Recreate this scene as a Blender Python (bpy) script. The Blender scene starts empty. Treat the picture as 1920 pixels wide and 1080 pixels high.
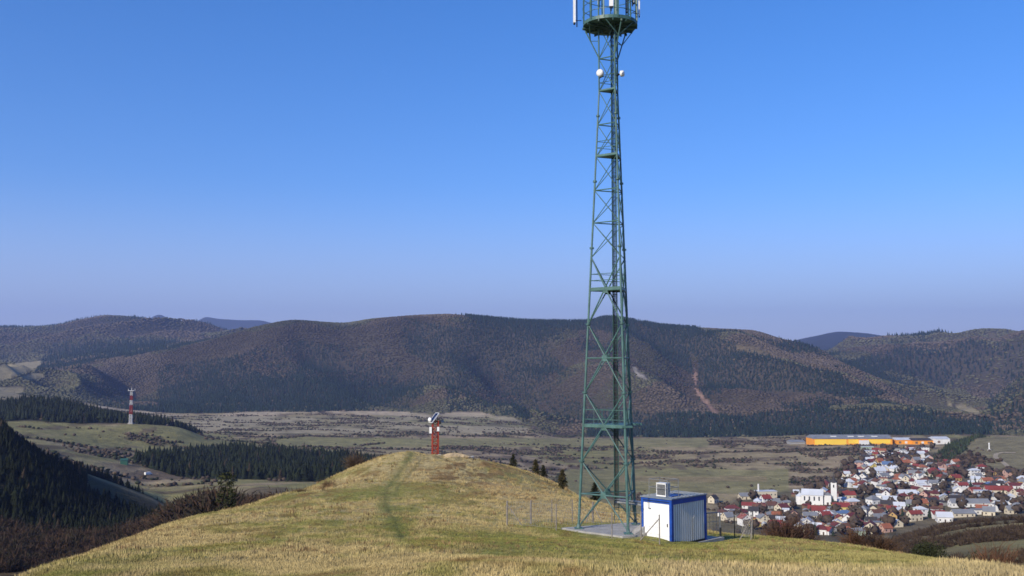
import bpy, math, random
import numpy as np
from mathutils import Vector, Matrix

# ------------------------------------------------------------------ camera, sky, sun, exposure
F = 1867.0                      # focal length in pixels of the 1920 px wide photograph
PITCH = math.atan(150.0 / F)
Z0 = 120.0                      # eye height above the valley floor
SC = bpy.context.scene
COL = SC.collection
cam_d = bpy.data.cameras.new("camera")
cam = bpy.data.objects.new("camera", cam_d); COL.objects.link(cam)
cam.location = (0, 0, Z0); cam.rotation_euler = (math.pi / 2 + PITCH, 0, 0)
cam_d.sensor_width = 36.0; cam_d.lens = 36.0 * F / 1920.0
cam_d.clip_start = 0.2; cam_d.clip_end = 60000
SC.camera = cam
SUN_EL = math.radians(29.0)
SUN_H = Vector((-0.685, -0.728)).normalized()
SUN = Vector((SUN_H.x * math.cos(SUN_EL), SUN_H.y * math.cos(SUN_EL), math.sin(SUN_EL)))
world = bpy.data.worlds.new("World"); SC.world = world; world.use_nodes = True
wn = world.node_tree
bg = wn.nodes["Background"]; bg.inputs[1].default_value = 0.13
sky = wn.nodes.new("ShaderNodeTexSky"); sky.sky_type = 'NISHITA'; sky.sun_disc = False
sky.sun_elevation = SUN_EL; sky.sun_rotation = math.atan2(SUN_H.x, SUN_H.y)
sky.altitude = 600; sky.air_density = 1.0; sky.dust_density = 0.5; sky.ozone_density = 4.5
hs = wn.nodes.new("ShaderNodeHueSaturation"); hs.inputs['Saturation'].default_value = 1.26
tn = wn.nodes.new("ShaderNodeMix"); tn.data_type = 'RGBA'; tn.blend_type = 'MULTIPLY'; tn.inputs[0].default_value = 1.0
tn.inputs[7].default_value = (1.06, 0.955, 1.14, 1)
wn.links.new(sky.outputs[0], hs.inputs['Color']); wn.links.new(hs.outputs[0], tn.inputs[6]); # pale lavender air low over the horizon
tcw = wn.nodes.new("ShaderNodeTexCoord"); sp = wn.nodes.new("ShaderNodeSeparateXYZ"); wn.links.new(tcw.outputs['Generated'], sp.inputs[0])
mrw = wn.nodes.new("ShaderNodeMapRange"); mrw.interpolation_type = 'SMOOTHSTEP'; mrw.inputs[1].default_value = -0.02; mrw.inputs[2].default_value = 0.19
mrw.inputs[3].default_value = 0.80; mrw.inputs[4].default_value = 0.0; wn.links.new(sp.outputs[2], mrw.inputs[0])
hz = wn.nodes.new("ShaderNodeMix"); hz.data_type = 'RGBA'; hz.inputs[7].default_value = (3.7, 4.15, 5.9, 1)
wn.links.new(mrw.outputs[0], hz.inputs[0]); wn.links.new(tn.outputs[2], hz.inputs[6]); wn.links.new(hz.outputs[2], bg.inputs[0])
sun_d = bpy.data.lights.new("sun", 'SUN'); sun_d.energy = 4.6; sun_d.angle = math.radians(0.5)
sun_d.color = (1.0, 0.91, 0.74)
sun = bpy.data.objects.new("sun", sun_d); COL.objects.link(sun)
sun.rotation_euler = SUN.to_track_quat('Z', 'Y').to_euler(); sun.location = (0, 0, Z0 + 60)
SC.view_settings.view_transform = 'Standard'; SC.view_settings.look = 'None'
SC.view_settings.gamma = 1.0; SC.view_settings.exposure = 0.32
SC.cycles.filter_width = 1.6
SC.cycles.max_bounces = 5; SC.cycles.volume_bounces = 0; SC.cycles.diffuse_bounces = 2

R = random.Random(7)
NR = np.random.RandomState(11)

# ------------------------------------------------------------------ pixel <-> world
def ray(px, v):
    u = (px - 960.0) / F; w = (540.0 - v) / F
    return Vector((u, math.cos(PITCH) - w * math.sin(PITCH), math.sin(PITCH) + w * math.cos(PITCH)))
def P(px, v, r):
    """point on the ray of photo pixel (px, v) at horizontal distance r"""
    d = ray(px, v); k = r / math.hypot(d.x, d.y)
    return Vector((d.x * k, d.y * k, Z0 + d.z * k))
def proj(x, y, z):
    """photo pixel of world points (arrays)"""
    c, s = math.cos(PITCH), math.sin(PITCH)
    zz = z - Z0
    dep = y * c + zz * s; up = -y * s + zz * c
    return 960 + F * x / dep, 540 - F * up / dep

# ------------------------------------------------------------------ noise
_T = NR.rand(256, 256)
def vnoise(x, y):
    xi = np.floor(x).astype(np.int64); yi = np.floor(y).astype(np.int64)
    fx = x - xi; fy = y - yi
    fx = fx * fx * (3 - 2 * fx); fy = fy * fy * (3 - 2 * fy)
    a = _T[xi & 255, yi & 255]; b = _T[(xi + 1) & 255, yi & 255]
    c = _T[xi & 255, (yi + 1) & 255]; d = _T[(xi + 1) & 255, (yi + 1) & 255]
    return (a * (1 - fx) + b * fx) * (1 - fy) + (c * (1 - fx) + d * fx) * fy
def fbm(x, y, o=4):
    s = 0; a = 0.5; n = 0
    for i in range(o):
        s = s + a * vnoise(x * 2 ** i + 17.3 * i, y * 2 ** i + 5.1 * i); n += a; a *= 0.55
    return s / n                                          # about 0..1
def sm(a, b, t):
    t = np.clip((t - a) / (b - a), 0, 1); return t * t * (3 - 2 * t)

# ------------------------------------------------------------------ terrain table: for each distance, (column, row) of the ground
ROWS = [
 (8,   [(-600,1400),(0,1330),(2600,1340)]),
 (15,  [(-600,1300),(0,1185),(500,1163),(1600,1165),(2600,1260)]),
 (25,  [(-600,1280),(-200,1150),(0,1108),(250,1088),(500,1082),(1600,1080),(1920,1090),(2600,1220)]),
 (40,  [(-600,1350),(-200,1190),(0,1110),(88,1073),(150,1055),(250,1040),(500,1030),(900,1032),(1400,1042),(1600,1046),(1800,1062),(1920,1080),(2100,1130),(2600,1300)]),
 (60,  [(-600,1500),(-200,1290),(0,1150),(88,1082),(176,1036),(317,996),(400,987),(531,982),(800,985),(950,992),(1100,997),(1180,1004),(1260,1020),(1330,1016),(1404,1014),(1500,1018),(1600,1027),(1700,1044),(1800,1066),(1920,1100),(2200,1250)]),
 (85,  [(0,1260),(100,1140),(200,1058),(317,990),(400,968),(480,956),(531,951),(650,943),(800,941),(950,948),(1100,962),(1180,972),(1260,985),(1330,994),(1404,1003),(1500,1013),(1600,1025),(1700,1048),(1800,1087),(1920,1150),(2200,1350)]),
 (115, [(0,1380),(100,1240),(200,1130),(317,1030),(400,972),(480,947),(531,930),(604,914),(691,898),(800,893),(950,905),(1050,922),(1100,935),(1180,962),(1260,1000),(1330,1030),(1404,1055),(1500,1085),(1600,1115),(1800,1200),(2200,1450)]),
 (150, [(200,1220),(317,1080),(400,1005),(480,965),(531,940),(604,905),(691,867),(735,853),(764,849),(808,855),(850,859),(925,868),(960,876),(1050,912),(1100,945),(1180,1005),(1260,1060),(1404,1150),(1600,1250)]),
 (190, [(0,1300),(200,1180),(317,1090),(430,990),(531,970),(604,950),(691,905),(764,880),(850,885),(950,915),(1050,970),(1180,1070),(1330,1130),(1600,1190),(1920,1200)]),
 (260, [(0,1130),(200,1100),(317,1005),(430,965),(531,962),(691,950),(850,950),(1050,1040),(1330,1120),(1600,1140),(1800,1070),(1920,1060)]),
 (330, [(-600,1200),(0,1040),(100,1035),(200,1030),(292,988),(324,978),(430,955),(531,950),(691,945),(850,960),(1050,1040),(1330,1120),(1500,1125),(1600,1100),(1700,1050),(1800,1025),(1920,1015),(2200,980)]),
 (400, [(-600,1000),(0,960),(100,978),(200,992),(292,986),(324,974),(430,955),(531,950),(691,935),(850,950),(1050,1030),(1330,1110),(1500,1110),(1600,1060),(1700,1015),(1800,1000),(1920,990),(2200,940)]),
 (480, [(-600,800),(0,842),(50,862),(100,892),(183,938),(292,966),(324,962),(430,948),(531,935),(691,930),(850,945),(1050,1030),(1330,1100),(1500,1090),(1600,1045),(1700,1005),(1800,980),(1920,972),(2200,900)]),
 (560, [(-600,740),(0,800),(35,828),(85,860),(135,878),(183,892),(292,932),(324,945),(430,925),(531,915),(691,915),(850,930),(1050,1010),(1330,1065),(1500,1065),(1600,1060),(1700,1045),(1800,1030),(1920,1010),(2200,900)]),
 (650, [(-600,760),(0,815),(100,868),(183,890),(292,918),(430,908),(531,905),(691,905),(850,915),(1050,980),(1200,1034),(1920,1034),(2300,900)]),
 (800, [(-600,800),(0,830),(100,842),(250,868),(400,890),(531,890),(691,885),(850,895),(1050,925),(1200,955),(1330,968),(1920,970)]),
 (1000,[(-600,790),(0,808),(100,816),(250,835),(400,850),(531,855),(691,862),(850,872),(1050,895),(1200,910),(1920,914)]),
 (1150,[(-600,770),(0,790),(100,793),(180,795),(245,795),(330,800),(400,822),(531,838),(691,848),(850,858),(1050,878),(1200,885),(1700,885),(1920,884)]),
 (1350,[(-600,730),(-200,740),(0,762),(60,757),(100,758),(200,780),(300,798),(350,812),(400,822),(531,830),(691,836),(850,840),(1050,852),(1200,856),(1700,856),(1760,856),(1800,845),(1850,836),(1920,833)]),
 (1470,[(-600,720),(-200,740),(0,765),(200,790),(350,815),(450,822),(600,822),(700,824),(850,830),(1050,840),(1700,842),(1750,842),(1790,832),(1830,821),(1920,817),(2200,800)]),
 (1600,[(-600,720),(0,765),(200,790),(350,812),(600,815),(700,818),(850,822),(1050,830),(1920,832)]),
 (1900,[(-600,700),(0,750),(200,785),(350,795),(600,795),(900,797),(1000,803),(1050,815),(1300,815),(1500,812),(1920,808)]),
 (2200,[(-600,690),(0,738),(100,752),(300,775),(600,776),(900,775),(960,770),(1000,785),(1100,783),(1300,780),(1500,775),(1700,790),(1850,796),(1920,772),(2200,740)]),
 (2700,[(-600,680),(0,715),(60,725),(200,738),(300,752),(380,738),(450,722),(600,702),(700,712),(830,690),(950,715),(1100,690),(1200,668),(1300,688),(1400,695),(1500,705),(1600,725),(1700,758),(1800,780),(1850,785),(1920,745),(2200,700)]),
 (3300,[(-600,660),(0,697),(100,690),(200,675),(300,660),(400,636),(480,613),(550,601),(640,606),(700,598),(830,590),(900,595),(1000,602),(1100,603),(1140,595),(1200,603),(1250,611),(1350,617),(1410,620),(1450,631),(1500,650),(1560,673),(1620,693),(1700,724),(1780,755),(1850,772),(1920,715),(2200,660)]),
 (4000,[(-600,650),(0,685),(100,670),(200,655),(300,645),(400,640),(480,640),(800,640),(1200,640),(1450,655),(1540,668),(1600,653),(1650,647),(1720,643),(1760,642),(1800,637),(1830,632),(1870,636),(1890,629),(1920,621),(2200,590)]),
 (5500,[(-600,600),(-200,607),(0,614),(60,615),(100,612),(150,600),(200,592),(260,596),(300,602),(330,609),(360,613),(400,619),(450,630),(480,640),(800,650),(1200,650),(1500,660),(1920,650),(2200,620)]),
 (7000,[(-600,640),(300,640),(800,650),(1920,660)]),
 (9000,[(-600,645),(300,640),(800,650),(1400,655),(1480,640),(1530,629),(1575,621),(1620,624),(1690,636),(1750,645),(1800,655),(1920,660)]),
 (11000,[(-600,650),(1920,665)]),
 (13000,[(-600,640),(200,622),(270,601),(295,590),(320,601),(340,607),(360,605),(385,595),(410,598),(450,600),(480,600),(520,608),(600,640),(1920,660)]),
 (17500,[(-600,680),(1920,680)]),
]
def pchip(xk, yk, xq):
    """monotone cubic through knots; yk may be (n,) or (n, m)"""
    xk = np.asarray(xk, float); yk = np.asarray(yk, float)
    if yk.ndim == 1: yk = yk[:, None]; flat = True
    else: flat = False
    h = np.diff(xk)[:, None]; d = np.diff(yk, axis=0) / h
    m = np.zeros_like(yk)
    if len(xk) > 2:
        w1 = 2 * h[1:] + h[:-1]; w2 = h[1:] + 2 * h[:-1]
        ok = d[:-1] * d[1:] > 0
        with np.errstate(divide='ignore', invalid='ignore'):
            mm = (w1 + w2) / (w1 / d[:-1] + w2 / d[1:])
        m[1:-1] = np.where(ok, mm, 0)
    m[0] = d[0]; m[-1] = d[-1]
    q = np.clip(xq, xk[0], xk[-1]); i = np.clip(np.searchsorted(xk, q, side='right') - 1, 0, len(xk) - 2)
    t = ((q - xk[i]) / h[i, 0])[:, None]; H = h[i]
    o = (2*t**3 - 3*t**2 + 1) * yk[i] + (t**3 - 2*t**2 + t) * H * m[i] + (-2*t**3 + 3*t**2) * yk[i+1] + (t**3 - t**2) * H * m[i+1]
    return o[:, 0] if flat else o
PXG = 1.0032
NA = 3600; AZ = np.linspace(-math.pi, math.pi, NA + 1)
def az2px(a):
    a = np.clip(a, -0.88, 0.88); return 960 + F * np.tan(a) * PXG
def slope_of(px, v):
    u = (px - 960) / F; w = (540 - v) / F
    dy = math.cos(PITCH) - w * math.sin(PITCH)
    return (math.sin(PITCH) + w * math.cos(PITCH)) / np.sqrt(u * u + dy * dy)
_rk = []; _sk = []
for r_, z_ in ((0.3, -1.6), (1.5, -1.65), (4, -2.1)):
    _rk.append(r_); _sk.append(np.full(NA + 1, z_ / r_))
_pxq = az2px(AZ)
back = sm(1.2, 3.0, np.abs(AZ))
for r_, kn in ROWS:
    kn = sorted(kn)
    vv = pchip([k[0] for k in kn], [k[1] for k in kn], _pxq)
    s_ = slope_of(_pxq, vv); mean = 0.5 * (s_[0] + s_[-1])
    _rk.append(r_); _sk.append(s_ * (1 - back) + mean * back)
LR0, LR1, NL = math.log(0.3), math.log(17500), 1400
LRG = np.linspace(LR0, LR1, NL)
STAB = pchip(np.log(_rk), np.array(_sk), LRG)             # (NL, NA+1)

def base_s(lr, a):
    fi = np.clip((lr - LR0) / (LR1 - LR0) * (NL - 1), 0, NL - 1.001); fj = np.clip((a + math.pi) / (2 * math.pi) * NA, 0, NA - 0.001)
    i = fi.astype(int); j = fj.astype(int); u = fi - i; v = fj - j
    return (STAB[i, j] * (1-u) + STAB[i+1, j] * u) * (1-v) + (STAB[i, j+1] * (1-u) + STAB[i+1, j+1] * u) * v
_fp = P(1178, 1001, 58.0); PADC = (_fp.x - 0.7, _fp.y + 1.6, _fp.z - 0.10)
def ground(x, y):
    x = np.asarray(x, float); y = np.asarray(y, float)
    r = np.maximum(np.hypot(x, y), 0.3); a = np.arctan2(x, y)
    w = sm(250, 900, r) * (1 - sm(6000, 9000, r))
    rw = r * (1 + 0.07 * w * (fbm(x / 330, y / 330, 3) - 0.5))
    z = Z0 + r * base_s(np.log(rw), a)
    n = (0.30 * (fbm(x / 3.4, y / 3.4, 4) - 0.5) + 0.5 * (fbm(x / 9 + 3, y / 9, 2) - .5) + 1.1 * np.exp(-((x + 7) / 9.0) ** 2 - ((y - 138) / 14.0) ** 2) * (fbm(x / 1.6, y / 1.6, 3) - .5)) * sm(3, 12, r) * (1 - sm(260, 500, r))
    n = n + 0.8 * (fbm(x / 19 + 9, y / 19, 3) - 0.5) * sm(50, 120, r) * (1 - sm(600, 900, r))
    n = n + 5 * (fbm(x / 70, y / 70 + 3, 3) - 0.5) * sm(650, 1100, r) * (1 - sm(1500, 1800, r)) * (1 - sm(0.16, 0.22, a))
    m = sm(np.where(x < 40, 2200, 1850), np.where(x < 40, 2600, 2300), r) * (1 - sm(2900, 3300, r))
    rid = 1 - np.abs(2 * fbm(x / 480 + y / 900, y / 1500 - x / 3000, 3) - 1) * 2
    n = n + m * 105 * (rid - 0.6) + m * 34 * (fbm(x / 130, y / 260, 3) - 0.5)
    m2 = sm(4200, 4500, r) * (1 - sm(4800, 5300, r))
    n = n + m2 * 110 * (1 - np.abs(2 * fbm(x / 600 - y / 1500, y / 1900, 3) - 1) * 2 - 0.5)
    n = n + 40 * (fbm(x / 700, y / 700, 3) - 0.5) * sm(7000, 9000, r) * 0.5
    z = z + n
    w = 1 - sm(3.0, 5.6, np.hypot(x - PADC[0], y - PADC[1])); return z * (1 - w) + PADC[2] * w
def gz(x, y): return float(ground(np.array([x]), np.array([y]))[0])
_RS = np.exp(np.linspace(math.log(5), math.log(16000), 3000))
_colcache = {}
def hit(px, v, rmin=5):
    """where the ray of pixel (px, v) first meets the ground beyond rmin"""
    d = ray(px, v); h = math.hypot(d.x, d.y)
    if (d.x/h, rmin) not in _colcache:
        _colcache[(d.x/h, rmin)] = None
    rs = _RS[_RS >= rmin]; g = ground(d.x / h * rs, d.y / h * rs)
    below = (Z0 + d.z / h * rs) <= g
    i = int(np.argmax(below)) if below.any() else len(rs) - 1
    r = rs[i]
    return Vector((d.x / h * r, d.y / h * r, float(g[i])))
def on(px, r):
    """ground point in column px at distance r"""
    u = (px - 960) / F / PXG; h = math.hypot(u, 1); x, y = u / h * r, r / h
    return Vector((x, y, gz(x, y)))

# ------------------------------------------------------------------ object helpers
def tag(o, label=None, cat=None, group=None, kind=None):
    if label: o['label'] = label
    if cat: o['category'] = cat
    if group: o['group'] = group
    if kind: o['kind'] = kind
    return o
def thing(name, label, cat, loc, rz=0, group=None):
    o = bpy.data.objects.new(name, None); COL.objects.link(o)
    o.empty_display_size = 0.5
    o.location = loc; o.rotation_euler = (0, 0, rz)
    return tag(o, label, cat, group)
class MB:
    def __init__(s, org=(0, 0, 0)): s.v = []; s.f = []; s.o = Vector(org)
    def add(s, vs, fs):
        b = len(s.v); s.v += [tuple(Vector(p) - s.o) for p in vs]; s.f += [tuple(b + i for i in f) for f in fs]; return s
    def box(s, c, d, rz=0, M=None):
        """centre c, dimensions d"""
        x, y, z = d[0] / 2, d[1] / 2, d[2] / 2
        pts = [Vector(p) for p in ((-x,-y,-z),(x,-y,-z),(x,y,-z),(-x,y,-z),(-x,-y,z),(x,-y,z),(x,y,z),(-x,y,z))]
        m = M if M is not None else Matrix.Rotation(rz, 3, 'Z')
        return s.add([m @ p + Vector(c) for p in pts], [(0,3,2,1),(4,5,6,7),(0,1,5,4),(1,2,6,5),(2,3,7,6),(3,0,4,7)])
    def tube(s, a, b, r, n=6, r2=None, cap=True):
        a = Vector(a); b = Vector(b); r2 = r if r2 is None else r2
        q = (b - a).to_track_quat('Z', 'Y'); vs = []
        for p, rr in ((a, r), (b, r2)):
            for k in range(n):
                t = 2 * math.pi * k / n
                vs.append(p + q @ Vector((rr * math.cos(t), rr * math.sin(t), 0)))
        fs = [(k, (k+1) % n, n + (k+1) % n, n + k) for k in range(n)]
        if cap: fs += [tuple(range(n))[::-1], tuple(range(n, 2*n))]
        return s.add(vs, fs)
    def lathe(s, c, prof, n=16, axis=None):
        """prof: list of (radius, height) about axis through c"""
        q = Vector(axis or (0, 0, 1)).to_track_quat('Z', 'Y'); vs = []; fs = []; c = Vector(c)
        for (r, h) in prof:
            for k in range(n):
                t = 2 * math.pi * k / n; vs.append(c + q @ Vector((r * math.cos(t), r * math.sin(t), h)))
        for i in range(len(prof) - 1):
            for k in range(n):
                fs.append((i*n + k, i*n + (k+1) % n, (i+1)*n + (k+1) % n, (i+1)*n + k))
        return s.add(vs, fs)
    def ring(s, c, rad, r, n=28, m=5):
        c = Vector(c); pts = [c + Vector((rad * math.cos(2*math.pi*k/n), rad * math.sin(2*math.pi*k/n), 0)) for k in range(n)]
        for k in range(n): s.tube(pts[k], pts[(k+1) % n], r, m, cap=False)
        return s
    def build(s, name, mat, parent=None, smooth=False):
        me = bpy.data.meshes.new(name); me.from_pydata(s.v, [], s.f); me.materials.append(mat)
        if smooth: me.polygons.foreach_set('use_smooth', [True] * len(me.polygons))
        me.update()
        o = bpy.data.objects.new(name, me); COL.objects.link(o)
        if parent is not None: o.parent = parent
        else: o.location = s.o
        return o
def np_mesh(name, V, Fc, nside, mat, col=None, smooth=False, extra=None):
    """fast mesh from arrays: V (n,3), Fc (m, nside)"""
    me = bpy.data.meshes.new(name)
    me.vertices.add(len(V)); me.vertices.foreach_set('co', V.astype(np.float32).ravel())
    me.loops.add(Fc.size); me.loops.foreach_set('vertex_index', Fc.astype(np.int32).ravel())
    me.polygons.add(len(Fc)); me.polygons.foreach_set('loop_start', (np.arange(len(Fc)) * nside).astype(np.int32))
    me.polygons.foreach_set('loop_total', np.full(len(Fc), nside, np.int32))
    if smooth: me.polygons.foreach_set('use_smooth', np.ones(len(Fc), bool))
    me.update(calc_edges=True)
    if col is not None:
        a = me.color_attributes.new('cover', 'FLOAT_COLOR', 'POINT')
        c4 = np.ones((len(V), 4), np.float32); c4[:, :3] = col; a.data.foreach_set('color', c4.ravel())
    for k, arr in (extra or {}).items():
        a = me.attributes.new(k, 'FLOAT', 'POINT'); a.data.foreach_set('value', arr.astype(np.float32))
    me.materials.append(mat)
    o = bpy.data.objects.new(name, me); COL.objects.link(o)
    return o
def scatter_mesh(name, tmpls, pos, sc, rot, which, cols, mat, smooth=False):
    """one merged mesh of many copies; tmpls: list of (V, F3, shade); pos (n,3), sc (n,3), cols (n,3)"""
    Vs = []; Fs = []; Cs = []; base = 0
    for t, (tv, tf, ts) in enumerate(tmpls):
        m = which == t
        if not m.any(): continue
        p = pos[m]; s = sc[m]; ca = np.cos(rot[m])[:, None]; sa = np.sin(rot[m])[:, None]
        x = tv[None, :, 0] * s[:, 0:1]; y = tv[None, :, 1] * s[:, 1:2]; z = tv[None, :, 2] * s[:, 2:3]
        X = np.stack([x * ca - y * sa + p[:, 0:1], x * sa + y * ca + p[:, 1:2], z + p[:, 2:3]], -1)
        n = len(p); nv = len(tv)
        Fs.append((tf[None] + (np.arange(n) * nv)[:, None, None] + base).reshape(-1, 3))
        Cs.append((cols[m][:, None, :] * ts[None, :, None]).reshape(-1, 3))
        Vs.append(X.reshape(-1, 3)); base += n * nv
    return np_mesh(name, np.concatenate(Vs), np.concatenate(Fs), 3, mat, np.clip(np.concatenate(Cs), 0, 1), smooth)

# ------------------------------------------------------------------ materials
def mat(name, c, rough=0.7, var=0.25, scale=3.0, metal=0.0, bump=0.0, bscale=40.0, spec=0.3, c2=None):
    m = bpy.data.materials.new(name); m.use_nodes = True; nt = m.node_tree; N = nt.nodes; L = nt.links
    b = N['Principled BSDF']; b.inputs['Roughness'].default_value = rough; b.inputs['Metallic'].default_value = metal
    b.inputs['Specular IOR Level'].default_value = spec
    tc = N.new('ShaderNodeTexCoord')
    n = N.new('ShaderNodeTexNoise'); n.inputs['Scale'].default_value = scale; n.inputs['Detail'].default_value = 6
    L.new(tc.outputs['Object'], n.inputs['Vector'])
    cr = N.new('ShaderNodeValToRGB'); c2 = c2 or tuple(x * (1 - var) for x in c)
    cr.color_ramp.elements[0].position = 0.35; cr.color_ramp.elements[1].position = 0.68
    cr.color_ramp.elements[0].color = (*c2, 1); cr.color_ramp.elements[1].color = (*c, 1)
    L.new(n.outputs['Fac'], cr.inputs[0]); L.new(cr.outputs[0], b.inputs['Base Color'])
    if bump:
        n2 = N.new('ShaderNodeTexNoise'); n2.inputs['Scale'].default_value = bscale; L.new(tc.outputs['Object'], n2.inputs['Vector'])
        bp = N.new('ShaderNodeBump'); bp.inputs['Strength'].default_value = bump; bp.inputs['Distance'].default_value = 0.05
        L.new(n2.outputs['Fac'], bp.inputs['Height']); L.new(bp.outputs[0], b.inputs['Normal'])
    return m
def mat_cover(name, rough=0.95, trans=0.0, var=0.3, scale=0.2):
    m = bpy.data.materials.new(name); m.use_nodes = True; nt = m.node_tree; N = nt.nodes; L = nt.links
    b = N['Principled BSDF']; b.inputs['Roughness'].default_value = rough; b.inputs['Specular IOR Level'].default_value = 0.1
    at = N.new('ShaderNodeAttribute'); at.attribute_name = 'cover'
    tc = N.new('ShaderNodeTexCoord'); n = N.new('ShaderNodeTexNoise'); n.inputs['Scale'].default_value = scale; n.inputs['Detail'].default_value = 4
    L.new(tc.outputs['Object'], n.inputs['Vector'])
    mr = N.new('ShaderNodeMapRange'); mr.inputs[1].default_value = 0.3; mr.inputs[2].default_value = 0.7
    mr.inputs[3].default_value = 1 - var; mr.inputs[4].default_value = 1 + var; L.new(n.outputs['Fac'], mr.inputs[0])
    mx = N.new('ShaderNodeVectorMath'); mx.operation = 'SCALE'
    L.new(at.outputs['Color'], mx.inputs[0]); L.new(mr.outputs[0], mx.inputs['Scale']); L.new(mx.outputs[0], b.inputs['Base Color'])
    return m
def mat_ground():
    m = bpy.data.materials.new('terrain'); m.use_nodes = True; nt = m.node_tree; N = nt.nodes; L = nt.links
    b = N['Principled BSDF']; b.inputs['Roughness'].default_value = 0.97; b.inputs['Specular IOR Level'].default_value = 0.05
    at = N.new('ShaderNodeAttribute'); at.attribute_name = 'cover'
    nr = N.new('ShaderNodeAttribute'); nr.attribute_name = 'near'
    tc = N.new('ShaderNodeTexCoord')
    def noise(s, d=6, rough=0.6):
        n = N.new('ShaderNodeTexNoise'); n.inputs['Scale'].default_value = s; n.inputs['Detail'].default_value = d
        n.inputs['Roughness'].default_value = rough; L.new(tc.outputs['Object'], n.inputs['Vector']); return n.outputs['Fac']
    def rng(x, a, c, lo, hi):
        q = N.new('ShaderNodeMapRange'); q.inputs[1].default_value = a; q.inputs[2].default_value = c
        q.inputs[3].default_value = lo; q.inputs[4].default_value = hi; L.new(x, q.inputs[0]); return q.outputs[0]
    nf = rng(noise(1.6, 10, 0.75), 0.34, 0.66, 0.50, 1.48); ff = rng(noise(0.045, 9, 0.72), 0.3, 0.7, 0.62, 1.36)
    mx = N.new('ShaderNodeMix'); L.new(nr.outputs['Fac'], mx.inputs[0]); L.new(ff, mx.inputs[2]); L.new(nf, mx.inputs[3])
    sc = N.new('ShaderNodeVectorMath'); sc.operation = 'SCALE'
    L.new(at.outputs['Color'], sc.inputs[0]); L.new(mx.outputs[0], sc.inputs['Scale']); L.new(sc.outputs[0], b.inputs['Base Color'])
    bp = N.new('ShaderNodeBump'); bp.inputs['Strength'].default_value = 0.8; bp.inputs['Distance'].default_value = 0.12
    L.new(noise(3.0, 8, 0.7), bp.inputs['Height'])
    bp2 = N.new('ShaderNodeBump'); bp2.inputs['Strength'].default_value = 0.7; bp2.inputs['Distance'].default_value = 6.0
    L.new(noise(0.06, 6, 0.7), bp2.inputs['Height'])
    mn = N.new('ShaderNodeMix'); mn.data_type = 'VECTOR'; L.new(nr.outputs['Fac'], mn.inputs[0])
    L.new(bp2.outputs[0], mn.inputs[4]); L.new(bp.outputs[0], mn.inputs[5]); L.new(mn.outputs[1], b.inputs['Normal'])
    return m

# ------------------------------------------------------------------ land cover (albedo) by place
def seg_dist(px, v, pts):
    d = np.full(np.shape(px), 1e9)
    for (a, b), (c, e) in zip(pts[:-1], pts[1:]):
        t = np.clip(((px - a) * (c - a) + (v - b) * (e - b)) / ((c - a) ** 2 + (e - b) ** 2 + 1e-9), 0, 1)
        d = np.minimum(d, np.hypot(px - a - t * (c - a), v - b - t * (e - b)))
    return d
def inpoly(px, v, poly):
    ins = np.zeros(np.shape(px), bool); n = len(poly)
    for i in range(n):
        x1, y1 = poly[i]; x2, y2 = poly[(i + 1) % n]
        if y1 == y2: continue
        c = ((y1 > v) != (y2 > v)) & (px < (x2 - x1) * (v - y1) / (y2 - y1) + x1)
        ins ^= c
    return ins
def mixc(c, col, w): return c * (1 - w[..., None]) + np.array(col) * w[..., None]
FOOT = ([-600, 0, 300, 900, 980, 1050, 1500, 1920, 2600], [1900, 2300, 2230, 2230, 2080, 1860, 1850, 1800, 1800])
OPEN = [[(-60,688),(20,682),(78,676),(76,688),(45,700),(0,716),(-60,722)], [(34,706),(60,700),(82,702),(78,710),(50,713)], [(-60,728),(0,725),(48,724),(44,736),(14,746),(-60,750)],
        [(1774,758),(1800,757),(1826,765),(1842,773),(1834,779),(1808,772)]]
CLEAR = [[(1365,648),(1400,646),(1432,656),(1450,668),(1420,668),(1385,658)], [(1850,625),(1866,622),(1872,632),(1856,634)]]
CONI = [[(760,600),(1000,640),(1080,700),(1000,760),(900,740),(830,690),(740,650)], [(840,700),(980,720),(1100,760),(1100,800),(960,780),(840,770)],
        [(1205,600),(1290,606),(1355,640),(1440,668),(1560,700),(1660,740),(1580,745),(1480,735),(1330,722),(1310,700),(1312,672),(1292,662),(1300,705),(1250,675),(1210,640)],
        [(300,690),(420,668),(560,640),(700,650),(760,690),(700,780),(300,780)], [(850,582),(1100,590),(1200,592),(1180,625),(1040,615),(900,606)],
        [(1100,775),(1200,768),(1300,775),(1400,780),(1500,770),(1700,770),(1860,790),(1860,825),(1100,825)],
        [(1560,690),(1700,650),(1830,640),(1920,640),(1920,700),(1700,700)], [(1860,700),(1960,640),(1960,820),(1840,815)],
        [(100,650),(240,628),(250,660),(180,680),(60,700)]]
WOODS = [  # nearer conifer woods, outline in (column, distance)
    ('slope', [(-420,330),(0,385),(120,370),(240,372),(305,400),(322,440),(322,560),(0,640),(-420,680)]),
    ('mid',   [(258,830),(330,765),(450,735),(560,675),(740,640),(775,700),(745,900),(650,985),(560,1010),(450,1040),(380,1015),(300,910)]),
    ('ridge', [(-300,1180),(0,1140),(200,1145),(300,1160),(372,1200),(385,1290),(345,1420),(200,1440),(-300,1440)]),
    ('strip', [(1736,1230),(1762,1180),(1790,1300),(1830,1440),(1850,1500),(1800,1540),(1762,1440)]),
]
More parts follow.
